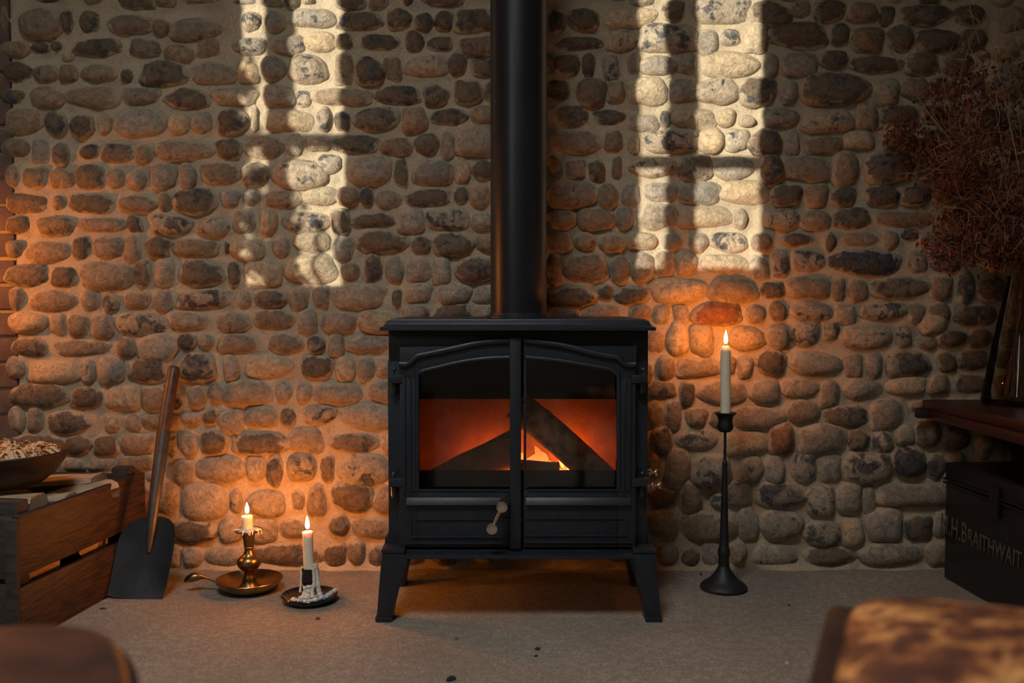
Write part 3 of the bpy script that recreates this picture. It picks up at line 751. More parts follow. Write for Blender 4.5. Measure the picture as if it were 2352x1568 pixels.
# left door frame
mb = MB()
mb.prism(poly([(918,797),(1054,794)]+[(x, y-6) for x, y in archL[9:]]+[(1197,826),(1170,826)]+inL[::-1][1:-2]+[(960,868),(918,868)], YF), YF, YF+.028)
dbuild(mb, 'top_rail', doorL, bevel=.0012)
mb = MB(); mb.prism(poly([(918,868.2),(960,868.2),(960,1256),(918,1256)], YF), YF, YF+.028)
dbuild(mb, 'hinge_stile', doorL, bevel=.0012)
mb = MB(); bpx(mb, 960.3, 1126, 1172, 1256, YF, YF+.028)
dbuild(mb, 'lower_panel', doorL, bevel=.0012)
mb = MB()
mb.prism(poly([(1203,826),(1203,777)]+[(x, y-6) for x, y in archR[1:3]]+[(1330,794),(1460,793),(1460,868),(1418,868)]+inR[::-1][2:], YF), YF, YF+.028)
dbuild(mb, 'top_rail', doorR, bevel=.0012)
mb = MB(); mb.prism(poly([(1418,868.2),(1460,868.2),(1460,1256),(1418,1256)], YF), YF, YF+.028)
dbuild(mb, 'hinge_stile', doorR, bevel=.0012)
mb = MB(); bpx(mb, 1203, 1126, 1417.7, 1256, YF, YF+.028)
dbuild(mb, 'lower_panel', doorR, bevel=.0012)
mb = MB(); bpx(mb, 1203, 826.2, 1209, 1125.8, YF, YF+.028)
dbuild(mb, 'inner_stile', doorR, bevel=.0012)
mb = MB(); bpx(mb, 1171, 776, 1197, 1261, YF-.010, YF+.02)
dbuild(mb, 'meeting_stile', doorL, bevel=.003)
def sweep(pts, Y, rw, rd, parent, name, seg=8):   # half round moulding
    m_ = MB(); P = crom([W(x, y, Y) for x, y in pts], 5)
    vs = []; fs = []
    n = len(P)
    for i in range(n):
        t = (P[min(i+1,n-1)]-P[max(i-1,0)]).normalized(); nn = Vector((-t.z, 0, t.x))
        for k in range(seg+1):
            a = math.pi*k/seg
            vs.append(P[i]+nn*(rw*math.cos(a))+Vector((0,-rd*math.sin(a)**.8 if 0 < k < seg else 0,0)))
    for i in range(n-1):
        for k in range(seg): fs.append((i*(seg+1)+k, i*(seg+1)+k+1, (i+1)*(seg+1)+k+1, (i+1)*(seg+1)+k))
    fs.append(tuple(range(seg+1))); fs.append(tuple((n-1)*(seg+1)+k for k in range(seg, -1, -1)))
    m_.add(vs, fs); return m_.build(name, M_iron, parent, smooth=True, origin=SO, auto=60)
sweep(archL, YF+.001, .0088, .011, doorL, 'arch_moulding')
sweep(archR, YF+.001, .0088, .011, doorR, 'arch_moulding')
sweep([(x-1.5, y) if i < 2 else (x, y-5) for i, (x, y) in enumerate(inL)], YF+.001, .0055, .005, doorL, 'glass_bead')
sweep([(x, y-5) if i < 5 else (x+3, y-1) for i, (x, y) in enumerate(inR)], YF+.001, .0055, .005, doorR, 'glass_bead')
for (xa, xb, dr) in ((934, 1171, doorL), (1207, 1449, doorR)):
    mb = MB(); A = W(xa, 1158, YF); B = W(xb, 1141, YF)
    z_0, z_1 = A.z, B.z
    mb.prism([(A.x, z_0), (B.x, z_0), (B.x, z_1), (A.x, z_1)], YF-.012, YF+.004)
    for i, v in enumerate(mb.v):
        if v.z > z_0+.01 and v.y < YF-.005: v.y += .008
    dbuild(mb, 'ledge_moulding', dr, bevel=.002)
    mb = MB(); bpx(mb, xa+6, 1124.5, xb-6 if dr is doorR else xb, 1128, YF-.003, YF+.002); dbuild(mb, 'glass_sill', dr, bevel=.001)
for pts, dr in (((926,868,931,1135), doorL), ((940,868,944,1135), doorL), ((1446,868,1451,1135), doorR), ((1433,868,1437,1135), doorR)):
    mb = MB(); bpx(mb, pts[0], pts[1], pts[2], pts[3], YF-.005, YF+.002); dbuild(mb, 'stile_rib', dr, bevel=.0018)
def ridge(x0, y0, x1, y1, dr):
    mb = MB(); bpx(mb, x0, y0, x1, y1, YF-.005, YF+.002); dbuild(mb, 'panel_ridge', dr, bevel=.0009)
for y, xa in ((1192, 951), (1233, 943), (1248, 930)): ridge(xa, y-1.6, 1171, y+1.9, doorL)
for y, xb in ((1190, 1432), (1229.5, 1440), (1245.5, 1452)): ridge(1207, y-1.6, xb, y+1.9, doorR)
ridge(943, 1192, 945.5, 1233, doorL); ridge(1439, 1190, 1441.5, 1230, doorR)
# glass
MB().box((W(952,0,YG).x, YG-.002, W(0,1132,YG).z), (W(1173,0,YG).x, YG+.002, W(0,820,YG).z)).build('glass_pane', M_glassL, doorL, origin=SO)
MB().box((W(1204,0,YG).x, YG-.002, W(0,1132,YG).z), (W(1424,0,YG).x, YG+.002, W(0,820,YG).z)).build('glass_pane', M_glassR, doorR, origin=SO)
# emblem in relief
EG = [(.9,.93),(.62,1.0),(.38,.86),(.42,.66),(.66,.56),(.32,.5),(.06,.25),(.2,.03),(.52,0),(.7,.15),(.56,.28),(.4,.2)]
SG = [(.85,.74),(.76,.92),(.5,1),(.24,.85),(.3,.64),(.56,.44),(.66,.2),(.46,.02),(.2,.05),(.1,.22),(.26,.3)]
mb = MB()
for gi, (gl, ox) in enumerate(((EG, 1367), (SG, 1381), (SG, 1393.5), (EG, 1406))):
    mb.tube(crom([W(ox+gx_*13+gz_*5, 1221-gz_*23, YF-.0005) for gx_, gz_ in gl], 4), .0016, 6)
mb.build('emblem', M_iron, doorR, smooth=True, origin=SO)
# hinges
for (hx, sg, dr) in ((893, 1, doorL), (1487, -1, doorR)):
    for hy in (870, 1108):
        mb = MB(); xa, xb = (hx-1, hx+36) if sg > 0 else (hx-36, hx+1)
        bpx(mb, xa, hy-9, xb, hy+10, YF-.004, YF+.03)
        hinge = dbuild(mb, 'hinge', dr, bevel=.003)
        c_ = W(hx+sg*12, hy-9, YF+.012)
        mb = MB().lathe([(.0022, -.002), (.0022, .010), (.0045, .0105), (.005, .014), (.003, .0175), (0, .018)], 12, c_)
        mb.lathe([(.006, -.045), (.0075, -.04), (.0075, -.02)], 12, c_)
        pin = mb.build('hinge_pin', M_iron, dr, smooth=True, origin=SO)
# handle
hd = bpy.data.objects.new('door_handle', None); COL.objects.link(hd); hd.parent = doorL
def cyl(mb, a, b, r, seg=24): return mb.tube([a, b], r, seg)
q1, q2 = W(1153, 1163, -.505), W(1130, 1213, -.505)
ybase = W(1161, 1148, YF-.006)
mb = MB().tube([ybase, Vector((q1.x, -.497, q1.z))], [.0135, .0115], 24); mb.build('spindle', M_steel, hd, bevel=.001, origin=SO)
for q in (q1, q2):
    mb = MB().tube([q+Vector((0,.006,0)), q+Vector((0,-.008,0))], .0135, 32); mb.build('disc', M_steel, hd, bevel=.0018, origin=SO)
MB().tube([q1, q2], .0042, 12).build('rod', M_steel, hd, smooth=True, origin=SO)
# air control knobs on the right flank
for (xa, xb, yy) in ((1491, 1506, 1085), (1498, 1513, 1115)):
    ka = bpy.data.objects.new('air_knob', None); COL.objects.link(ka); ka.parent = stove
    Yk = -.33
    p = W(1484, yy, Yk)
    MB().tube([Vector((x1-.004, Yk, p.z)), Vector((W(xb+3, yy, Yk).x, Yk, p.z))], .004, 12).build('stalk', M_steel, ka, smooth=True, origin=SO)
    for xx in (xa, xb):
        q = W(xx, yy, Yk)
        MB().tube([Vector((q.x-.003, Yk, p.z)), Vector((q.x+.004, Yk, p.z))], .0095, 20).build('disc', M_steel, ka, bevel=.0012, origin=SO)
# maker's slot under the top
mb = MB(); bpx(mb, 1424, 762.5, 1456, 765.5, BF-.004, BF); sb(mb, 'damper_slide', bevel=.0008)
# base, ash lip, legs
YL = -.458
A = W(878, 1268, YL); B = W(1505, 1257, YL)
LZ = A.z
mb = MB().box((A.x+.004, BF-.03, LZ-.004), (B.x-.004, BB, z0+.003)); sb(mb, 'base_plate', bevel=.0015)
A2 = W(930, 1284, -.492); B2 = W(1455, 1277, -.492)
mb = MB()
mb.prism([(A2.x, 0), (B2.x, 0), (B2.x, 1), (A2.x, 1)], -.492, -.40)
zt = z0+.001
for v in mb.v:
    fr = v.y < -.45
    v.z = (A2.z if v.z < .5 else B2.z) if fr else (LZ-.004 if v.z < .5 else zt)
sb(mb, 'ash_lip', bevel=.0015)
cxs = sx0
legp = [(877,1268),(929,1268),(938,1290),(930,1308),(920,1337),(911,1368),(904.5,1396),(901,1416),(864,1416),(866,1405),(870,1350),(875,1290)]
lp = [(x-cxs, z) for x, z in poly(legp, YL)]
foot = [pz(861.5, 1414, YL), pz(901, 1428.5, YL)]
FZ = min(f[1] for f in foot)
for side in (1, -1):
    for (ya_, yb_) in ((YL, YL+.05), (-.175, -.125)):
        P = [(cxs+side*x, max(z, 0)) for x, z in lp]
        leg = sb(MB().prism(P, ya_, yb_), 'leg', bevel=.0025)
        fx0, fx1 = foot[0][0]-cxs, foot[1][0]-cxs
        xs_ = sorted((cxs+side*fx0, cxs+side*fx1))
        ft = MB().box((xs_[0], ya_-.003, 0), (xs_[1], yb_+.003, .0135)).build('foot', M_iron, leg, bevel=.004, origin=SO)
        xs_ = sorted((cxs+side*(lp[0][0]-.001), cxs+side*(lp[1][0]+.001)))
        MB().box((xs_[0], ya_-.0035, LZ-.001), (xs_[1], yb_+.0035, LZ+.008)).build('leg_cap', M_iron, leg, bevel=.0015, origin=SO)
    # flank bracket
    q = [pz(880, 1258, YL+.03), pz(880, 1243, YL+.03), pz(896, 1215, YL+.03), pz(905, 1215, YL+.03), pz(905, 1258, YL+.03)]
    sb(MB().prism([(cxs+side*(x-cxs), z) for x, z in q], -.40, -.13), 'flank_bracket', bevel=.0015)
# fire bricks, baffle, grate bar
YK = -.165
kb = W(1200, 911, YK).z
kz0 = z0+.03
sb(MB().box((x0+.03, YK, kz0), (x1-.03, YK+.02, kb)), 'fire_brick', M_brickfire, .003)
for xx in (x0+.016, x1-.034):
    sb(MB().box((xx, -.385, kz0), (xx+.018, YK, kb+.01)), 'fire_brick', M_brickfire, .003)
sb(MB().box((x0+.02, -.34, kb+.012), (x1-.02, YK+.03, kb+.03)), 'baffle_plate', M_soot, .002)
sb(MB().box((x0+.03, -.395, kz0-.01), (x1-.03, YK, kz0)), 'grate', M_soot, .002)
gb = W(1200, 1080, -.395)
sb(MB().box((x0+.03, -.397, W(0, 1132, -.397).z), (x1-.03, -.389, gb.z)), 'log_guard', M_iron, .001)

# ------------------------------------------------------------------ burning logs
def log_mesh(pa, pb, r, seed, flat=None, mat=M_charlog, name='log', n=14, seg=18, taper=1.0):
    rg = random.Random(seed); pa = Vector(pa); pb = Vector(pb)
    mid = (pa+pb)/2; ax = (pb-pa); L = ax.length; ax.normalize()
    up = Vector((0,-1,0)); e1 = (up-ax*up.dot(ax)).normalized(); e2 = ax.cross(e1)
    ph = [rg.uniform(0,6) for _ in range(6)]
    vs = []; fs = []
    for i in range(n):
        t = i/(n-1); rr = r*(1+(taper-1)*t)
        cc = pa+ax*(L*t)+e1*(.06*r*math.sin(3*t+ph[0]))+e2*(.08*r*math.sin(4*t+ph[1]))
        for k in range(seg):
            a = 2*math.pi*k/seg
            q = rr*(1+.05*math.sin(3*a+ph[2]+t)+.035*math.sin(5*a+ph[3]+2.5*t)+.02*math.sin(9*a+ph[4])+rg.uniform(-.018,.018))
            x, y = q*math.cos(a), q*math.sin(a)
            if flat:
                for (fa, fd) in flat:
                    dn = x*math.cos(fa)+y*math.sin(fa)-fd*r
                    if dn > 0: x -= dn*math.cos(fa); y -= dn*math.sin(fa)
            vs.append(cc+e1*x+e2*y)
    for i in range(n-1):
        for k in range(seg):
            k2 = (k+1) % seg; fs.append((i*seg+k, i*seg+k2, (i+1)*seg+k2, (i+1)*seg+k))
    m_ = MB().add(vs, fs); o = m_.build(name, mat, None, smooth=True, origin=mid, auto=45)
    ends = []
    for i0 in (0, (n-1)*seg):
        e = MB().add(vs[i0:i0+seg], [tuple(range(seg)) if i0 else tuple(range(seg-1,-1,-1))])
        ends.append(e.build('cut_end', M_stovesplit if mat is M_charlog else M_split, o, origin=mid))
    return o
Yl = -.345
la = log_mesh(W(1186, 930, -.350), W(1408, 1116, -.340), .0385, 3); tag(la, 'thick bark covered log leaning steeply down to the right inside the stove', 'log', 'logs burning in the stove')
lb = log_mesh(W(1182, 1030, -.315), W(1003, 1118, -.335), .044, 8, [(0, .55)], M_stovesplit)
lbk = log_mesh(W(1180, 996, -.318), W(990, 1092, -.336), .0135, 12, None, M_charlog, 'bark'); lbk.parent = lb; lbk.location = lbk.location-lb.location; tag(lb, 'split log sloping down to the left inside the stove', 'log', 'logs burning in the stove')
lc = log_mesh(W(1196, 1075, -.36), W(1284, 1078, -.355), .02, 5, [(0, .5)], M_stovesplit); tag(lc, 'short charred log lying flat under the flames in the stove', 'log', 'logs burning in the stove')
emb = thing('ember_bed', (W(1190,1090,-.30).x, -.29, kz0), 'bed of glowing orange embers under the logs', 'embers')
rg = random.Random(21)
for k in range(46):
    e = W(rg.gauss(1175, 42), 1078+rg.uniform(-14, 22), -.30+rg.uniform(-.05,.05))
    e.z = max(kz0+.006, min(e.z, W(0, 1052, -.3).z if k % 5 == 0 else W(0, 1072, -.3).z)-rg.uniform(0,.02))
    s = rg.uniform(.006, .013)
    M4 = Matrix.Translation(e) @ Euler((rg.uniform(0,3), rg.uniform(0,3), rg.uniform(0,3))).to_matrix().to_4x4()
    MB().box((-s,-s*.7,-s*.7), (s,s*.7,s*.7), M4).build('ember', M_ember, emb, bevel=.002, seg=1, origin=emb.location)
bed = MB().lathe([(.12, 0), (.11, .018), (.07, .030), (.0, .038)], 24, (emb.location.x, -.29, kz0), None, 1.1, .75)
bed.build('ash_bed', M_soot, emb, smooth=True, origin=emb.location)
fz = W(1240, 1078, -.30).z
flm = thing('log_fire', (W(1225,1080,-.30).x, -.30, fz-.012), 'bright orange flames licking up between the stove logs', 'flame')
def tongue(px, h, w, lean, dy, mat=M_fire, parent=flm):
    b = W(px, 1080, -.30+dy)
    P = [Vector((b.x-flm.location.x+lean*t*t*.03+.006*math.sin(5*t+px), dy, h*t)) for t in [i/9 for i in range(10)]]
    rad = [w*(.55+.45*math.sin(min(1, t*2.2)*1.57))*(1-t)**.7+.0004 for t in [i/9 for i in range(10)]]
    MB().tube(P, rad, 12).build('flame_tongue', mat, parent, smooth=True)
for a_ in ((1222,.052,.022,.2,-.01),(1236,.074,.022,-.3,.0),(1254,.058,.020,-.5,.006),(1272,.036,.016,-.6,.0),(1210,.050,.020,.5,.012),(1160,.030,.012,-.2,-.01),(1148,.022,.010,.3,.0),(1196,.055,.022,0,.01),(1290,.02,.012,-.4,.0),(1300,.112,.008,-.6,.055)):
    tongue(*a_)
for a_ in ((1085,.026,.016,.2,.075),(1115,.042,.020,.2,.085),(1145,.052,.020,.1,.085),(1295,.050,.020,-.3,.085),(1318,.062,.022,-.3,.09),(1342,.045,.018,-.3,.085)):
    tongue(*a_, M_fire2)

# ================================================================== CANDLES
M_flame2 = flame_mat('thick_candle_flame', [(0,(.3,.10,.02)),(.4,(1,.30,.04)),(1,(.8,.17,.012))], 2000, .06)
def make_flame(parent, base, h, r, mat=None):
    pr = []
    for i in range(15):
        t = i/14
        pr.append((max(0, r*(math.sin(math.pi*min(1, t**.62)))**.9*(1-.25*t)) if 0 < i < 14 else 0.0, h*t))
    f = MB().lathe(pr, 16).build('flame', mat or M_flame, parent, smooth=True, auto=180)
    f.location = base; return f
def candle(name, base, h, r, label, lean=(0,0), shoulder=0.0, fh=.03, frad=.005, fm=None):
    t = thing(name, base, label, 'candle', rot=(lean[0], lean[1], 0))
    pr = [(0,0),(r*1.02,0),(r*1.0,.003)]
    n = 10
    for i in range(1, n+1): pr.append((r*(1-.02*i/n), .003+(h-shoulder-.004)*i/n))
    if shoulder: pr += [(r*.86, h-shoulder*.6), (r*.62, h-shoulder*.2), (r*.58, h), (r*.4, h+.0005), (0, h-.001)]
    else: pr += [(r*.92, h-.0005), (r*.8, h), (r*.45, h-.0025), (0, h-.003)]
    MB().lathe(pr, 28).build('wax', M_wax, t, smooth=True, auto=60)
    MB().tube([(0,0,h-.004),(0.0006,0,h+.004),(.0018,0,h+.009)], .0011, 6).build('wick', M_wick, t, smooth=True)
    make_flame(t, (.0006, 0, h+.0065), fh, frad, fm)
    return t
def sc(Y): return (Y-CAMY)/FPX           # metres per photo pixel near depth Y

# --- tall iron candlestick right of the stove
b = Pz(1662, 1352, 0); Yc = b.y; u = sc(Yc)
ts = thing('tall_candlestick', (b.x, Yc, 0), 'tall slender black iron candlestick standing right of the stove', 'candlestick')
zy = lambda py: W(1662, py, Yc).z
zf = zy(1352)
def pf(l): return [(r*u, max(0, zy(y)-zf)) for r, y in l]
MB().lathe([(50*u,0)]+pf([(54,1350),(54,1345),(50,1340),(42,1335),(36,1331),(30,1325),(22,1315),(16,1307),(12.5,1298)]), 48).build('base', M_blackiron, ts, smooth=True)
MB().lathe(pf([(12.5,1299),(13,1290),(12,1280),(14,1273),(14,1262),(12,1257),(10.5,1250),(9.5,1220),(8,1160),(6.2,1100),(5,1066)]), 24).build('stem', M_blackiron, ts, smooth=True)
MB().lathe(pf([(4.8,1070),(6,1069),(6.2,1062),(4.8,1060),(3.6,1055),(3.2,1030),(3.2,992)]), 16).build('upper_stem', M_blackiron, ts, smooth=True)
MB().lathe(pf([(3,993),(12,991),(17.5,985),(18.5,977),(16.5,970),(16.2,963),(19,955),(24,950),(26,947.5),(25,946.5),(14,947),(13,952),(0,952.5)]), 32).build('candle_cup', M_blackiron, ts, smooth=True)
h1 = zy(795)-zy(951)
candle('candle', (b.x+.5*u, Yc, zy(951)-zf), h1, 12*u, 'tall ivory candle burning in the tall iron candlestick', (0, R(-.5)), .013, .036, .0052)

# --- brass chamberstick
b = Pz(573, 1356, 0); Yc = b.y; u = sc(Yc)
br = thing('brass_chamberstick', (b.x, Yc, 0), 'antique brass chamberstick with round pan and spoon shaped handle', 'candlestick')
zy = lambda py: W(573, py, Yc).z
rimz = .033
pan = MB().lathe([(0,.004),(.048,.004),(.052,.0),(.056,.002),(.074,.014),(.085,.027),(.0885,rimz),(.0875,rimz+.0012),(.084,.0285),(.072,.017),(.054,.0075),(.03,.0065),(0,.0065)], 56)
pan.build('pan', M_brass, br, smooth=True)
sz0 = .0065
k_ = lambda y: max(sz0, (W(573, y, Yc).z))
stem = [(27*u, sz0), (25*u, sz0+.004), (17.5*u, k_(1338)), (15*u, k_(1330)), (15.5*u, k_(1326)), (12*u, k_(1321)), (11*u, k_(1314)), (12*u, k_(1311)), (20*u, k_(1305)), (26.5*u, k_(1297)), (28*u, k_(1290)), (26.5*u, k_(1283)), (20*u, k_(1277)), (13*u, k_(1272.5)), (12*u, k_(1268)), (10*u, k_(1264)), (9.5*u, k_(1259.5)), (11.3*u, k_(1258)), (11.3*u, k_(1255.5)), (10.4*u, k_(1254.5)), (11.6*u, k_(1252)), (11.4*u, k_(1250)), (12.8*u, k_(1238)), (14.6*u, k_(1223))]
MB().lathe(stem, 36).build('stem', M_brass, br, smooth=True, auto=50)
dz = k_(1220)
MB().lathe([(14*u, k_(1224)), (22*u, dz), (31*u, dz+.001), (32*u, dz+.004), (30.5*u, dz+.006), (24*u, dz+.0035), (0, dz+.003)], 40).build('drip_tray', M_brass, br, smooth=True, auto=50)
rg = random.Random(2)
wx = MB().lathe([(24*u, dz+.0035), (21*u, dz+.007), (15*u, dz+.0095), (0, dz+.010)], 30)
for v in wx.v:
    a = math.atan2(v.y, v.x); v.x *= 1+.14*math.sin(3*a+1)+.06*math.sin(7*a); v.y *= 1+.14*math.sin(3*a+1)
for k in range(7):
    a = rg.uniform(3.3, 6.2); wx.tube([(math.cos(a)*20*u, math.sin(a)*20*u, dz+.007), (math.cos(a)*31*u, math.sin(a)*31*u, dz+.006), (math.cos(a)*32.5*u, math.sin(a)*32.5*u, dz-rg.uniform(.0,.005))], [.003,.003,.0012], 6)
w_ = wx.build('melted_wax', M_drip, br, smooth=True); w_['label'] = 'pale melted wax'
# handle: runs left and a little towards the viewer
hp = crom([(-.078,-.006,.020),(-.090,-.007,.026),(-.104,-.0085,.034),(-.120,-.010,.040),(-.140,-.012,.0415),(-.158,-.0135,.036),(-.170,-.0145,.029)], 4)
nh = len(hp); rad = []
for i in range(nh):
    t = i/(nh-1); rad.append(0.0030+.0108*math.exp(-((t-.72)/.2)**2) if t < .99 else .003)
MB().tube(hp, rad, 14, True, .9).build('handle', M_brass, br, smooth=True, auto=80)
candle('candle', (b.x-3*u, Yc, dz+.006), zy(1180)-zy(1211), 12.6*u, 'short candle stub burning on the brass chamberstick', (0, R(-1)), 0, .029, .0052)

# --- black enamel candle holder with dripped wax
b = Pz(711, 1381, 0); Yc = b.y; u = sc(Yc)
bk = thing('enamel_candle_holder', (b.x, Yc, 0), 'black enamel saucer candle holder covered in dripped white wax', 'candlestick')
zy = lambda py: W(711, py, Yc).z
MB().lathe([(0,.002),(.052,.0),(.062,.006),(.070,.015),(.0725,.0195),(.0712,.021),(.066,.0165),(.056,.010),(0,.0085)], 56).build('saucer', M_enamel, bk, smooth=True)
k_ = lambda y: max(.0085, zy(y)-zy(1381))
MB().lathe([(20*u,.0085),(14*u,.016),(10*u,k_(1365)),(9*u,k_(1355)),(12*u,k_(1345)),(17*u,k_(1338)),(17.5*u,k_(1330)),(16.5*u,k_(1312)),(18*u,k_(1306)),(18*u,k_(1303)),(14*u,k_(1304)),(13*u,k_(1310)),(0,k_(1311))], 32).build('socket', M_enamel, bk, smooth=True, auto=50)
rg = random.Random(9)
wd = MB()
def drip(pts, r): wd.tube(crom(pts, 4), [r*(.8+.5*rg.random()) for _ in range((len(pts)-1)*4+1)], 8)
ct = k_(1303)
for (ax, ay, rr, z1, out) in ((-.0185,-.003,.0034,.30,1.25),(.0185,.004,.005,.3,1.3)):
    drip([(ax*.9, ay*.9, ct+.003), (ax*1.03, ay*1.03, ct-.004), (ax*1.05, ay*1.05, ct*.7), (ax*out, ay*out, ct*z1)], rr)
drip([(.0165,-.007,ct+.012),(.020,-.008,ct*.9),(.0225,-.009,ct*.65),(.026,-.011,ct*.4),(.029,-.013,.024),(.036,-.016,.014)], .0068)
drip([(.013,-.013,ct+.002),(.016,-.0145,ct*.7),(.0135,-.015,ct*.5),(.011,-.018,.034),(.014,-.026,.018)], .0055)
drip([(.004,-.015,ct*.55),(.002,-.014,.036),(-.001,-.018,.024),(-.004,-.028,.014)], .0085)
drip([(-.008,-.013,ct*.5),(-.007,-.013,.034),(-.010,-.020,.022),(-.016,-.028,.014)], .006)
for k in range(30):
    a = rg.uniform(-2.75, -.35); d_ = rg.uniform(.016, .054)
    c_ = Vector((d_*math.cos(a)*.95, d_*math.sin(a)*.9, .0125+.003*(d_ > .045)))
    s_ = rg.uniform(.006, .0125)*(1.15-.5*d_/.054)
    wd.lathe([(0,-s_*.5),(s_*.8,-s_*.35),(s_,0),(s_*.75,s_*.40),(s_*.3,s_*.62),(0,s_*.66)], 10, c_)
for k in range(9):
    c_ = Vector((.040+.0033*k, -.014+.0022*k+rg.uniform(-.003,.003), .014+.0019*k)); s_ = rg.uniform(.0055,.009)
    wd.lathe([(0,-s_*.7),(s_*.8,-s_*.5),(s_,0),(s_*.7,s_*.5),(0,s_*.7)], 9, c_)
w_ = wd.build('wax_drips', M_drip, bk, smooth=True, auto=75); w_['label'] = 'lumpy white wax drips'
candle('candle', (b.x-.5*u, Yc, k_(1310)), zy(1221)-zy(1311), 12.2*u, 'white candle burning in the wax covered black holder', (0, R(-1.8)), 0, .034, .0056)

# --- lit candle lantern beyond the left edge of the view, on the low ledge
ll = (-1.73, -.27, 0)
ls = thing('standing_lantern', ll, 'slim black iron standing lantern at the left beyond the crate', 'lantern')
MB().lathe([(.07,0),(.072,.006),(.05,.012),(.015,.03),(.009,.06),(.007,.75),(.02,.76),(.024,.785),(.02,.786),(0,.786)], 28).build('stand', M_blackiron, ls, smooth=True)
MB().lathe([(.115,.955),(.113,.952),(.06,.978),(.012,1.0),(.010,1.01),(0,1.012)], 24).build('roof', M_blackiron, ls, smooth=True)
for k in range(4):
    a = .785+k*1.571
    MB().tube([(math.cos(a)*.06, math.sin(a)*.06, .775), (math.cos(a)*.06, math.sin(a)*.06, .976)], .0025, 6).build('post', M_blackiron, ls, smooth=True)
MB().lathe([(.068,.766),(.068,.776),(.0,.776)], 24).build('plate', M_blackiron, ls, smooth=True)
lcn = candle('candle', (ll[0], ll[1], .786), .07, .022, 'thick candle burning inside the standing lantern left of the crate', (0,0), 0, .06, .013, M_flame2)

# ================================================================== CRATE, FIREWOOD, BOWL, SHOVEL
ca_, cb_ = Pz(50, 1484, 0), Pz(337, 1322, 0)
dirv = (cb_-ca_); CL = dirv.length; rz = math.atan2(dirv.y, dirv.x)-math.pi/2
CW_, CH = .50, .296
crate = thing('wooden_crate', ca_, 'dark stained slatted wooden crate filled with firewood at the left', 'crate', rz=rz)
t_ = .016
def cr(a, b, name, mat=M_wood, bev=.0025): return MB().box(a, b).build(name, mat, crate, bevel=bev)
cr((-t_, 0, .156), (0, CL, CH), 'side_plank'); cr((-t_, 0, .006), (0, CL, .132), 'side_plank')
cr((-CW_, 0, .156), (-CW_+t_, CL, CH), 'side_plank'); cr((-CW_, 0, .006), (-CW_+t_, CL, .132), 'side_plank')
for (ya_, yb_) in ((0.002, t_+.002), (CL-t_-.002, CL-.002)):
    cr((-CW_+t_, ya_, .150), (-t_-.0005, yb_, CH-.004), 'end_plank', M_woodend)
    cr((-CW_+t_, ya_, .006), (-t_-.0005, yb_, .138), 'end_plank', M_woodend)
cr((-CW_+t_, t_+.003, .0), (-t_, CL-t_-.003, .012), 'bottom_board')
cr((-.145, t_+.004, .012), (-t_-.002, t_+.045, CH+.028), 'corner_post', M_woodend, .004)
cr((-.066, CL-t_-.045, .012), (-t_-.002, CL-t_-.004, CH+.022), 'corner_post', M_woodend, .004)
cr((-CW_+t_+.002, t_+.004, .012), (-CW_+.06, t_+.045, CH+.02), 'corner_post', M_woodend, .004)
cr((-CW_+t_+.002, CL-t_-.045, .012), (-CW_+.06, CL-t_-.004, CH+.02), 'corner_post', M_woodend, .004)
cr((-.030, -.012, .0), (.0, .0015, CH-.006), 'end_batten', M_woodend, .004)
CM = Matrix.Translation(ca_) @ Matrix.Rotation(rz, 4, 'Z')
def split_log(pa, pb, w, h, seed, label, bark_side=True, roll=0):
    rg = random.Random(seed); pa = Vector(pa); pb = Vector(pb); L = (pb-pa).length; ax = (pb-pa).normalized()
    e2 = Vector((0,0,1)); e1 = ax.cross(e2).normalized(); e2 = e1.cross(ax)
    sec = [(-.5,-.45),(-.15,-.5),(.3,-.46),(.5,-.2),(.48,.25),(.42,.46),(.1,.5),(-.3,.47),(-.5,.3)]
    vs = []; fs = []; n = 9; m = len(sec)
    for i in range(n):
        t = i/(n-1)
        for k, (x, y) in enumerate(sec):
            j = 1+.10*math.sin(3*t+k+seed)
            vs.append(pa+ax*(L*t)+e1*(x*w*j)+e2*(y*h*j+rg.uniform(-.0015,.0015)))
    for i in range(n-1):
        for k in range(m):
            k2 = (k+1) % m; fs.append((i*m+k, i*m+k2, (i+1)*m+k2, (i+1)*m+k))
    mid = (pa+pb)/2
    wv = [CM @ v for v in vs]; mw = CM @ mid
    top = [f for i, f in enumerate(fs) if (i % m) in (4,5,6,7)]; sidef = [f for i, f in enumerate(fs) if (i % m) not in (4,5,6,7)]
    o = MB().add(wv, top+[tuple(range(m-1,-1,-1)), tuple((n-1)*m+k for k in range(m))]).build('firewood_log', M_split, None, smooth=True, origin=mw, auto=30)
    MB().add(wv, sidef).build('bark', M_bark if bark_side else M_split, o, smooth=True, origin=mw, auto=30)
    tag(o, label, 'firewood', 'split firewood in the crate')
    return o
split_log((-.46,.115,.262), (-.065,.17,.276), .085, .075, 1, 'pale split log lying across the front of the crate with its cut end showing')
split_log((-.46,.068,.23), (-.045,.09,.235), .07, .07, 2, 'low pale log wedged behind the front end of the crate')
split_log((-.19,.245,.262), (-.028,.24,.268), .06, .062, 3, 'short rough barked log at the crate side below the bowl')
split_log((-.30,.40,.268), (-.07,.43,.283), .10, .05, 4, 'broad flat split log near the back of the crate')
split_log((-.115,.30,.255), (-.025,.42,.270), .10, .055, 6, 'reddish sided split log against the inner side plank')
split_log((-.46,.47,.255), (-.09,.478,.275), .06, .05, 5, 'grey barked log along the far end of the crate', False)
split_log((-.46,.28,.250), (-.20,.29,.262), .11, .06, 7, 'split log hidden under the wooden bowl')
split_log((-.46,.36,.15), (-.04,.36,.15), .13, .09, 8, 'lower split log in the middle layer of the crate')
split_log((-.46,.14,.12), (-.04,.14,.12), .13, .10, 9, 'lower split log near the front of the crate bottom')

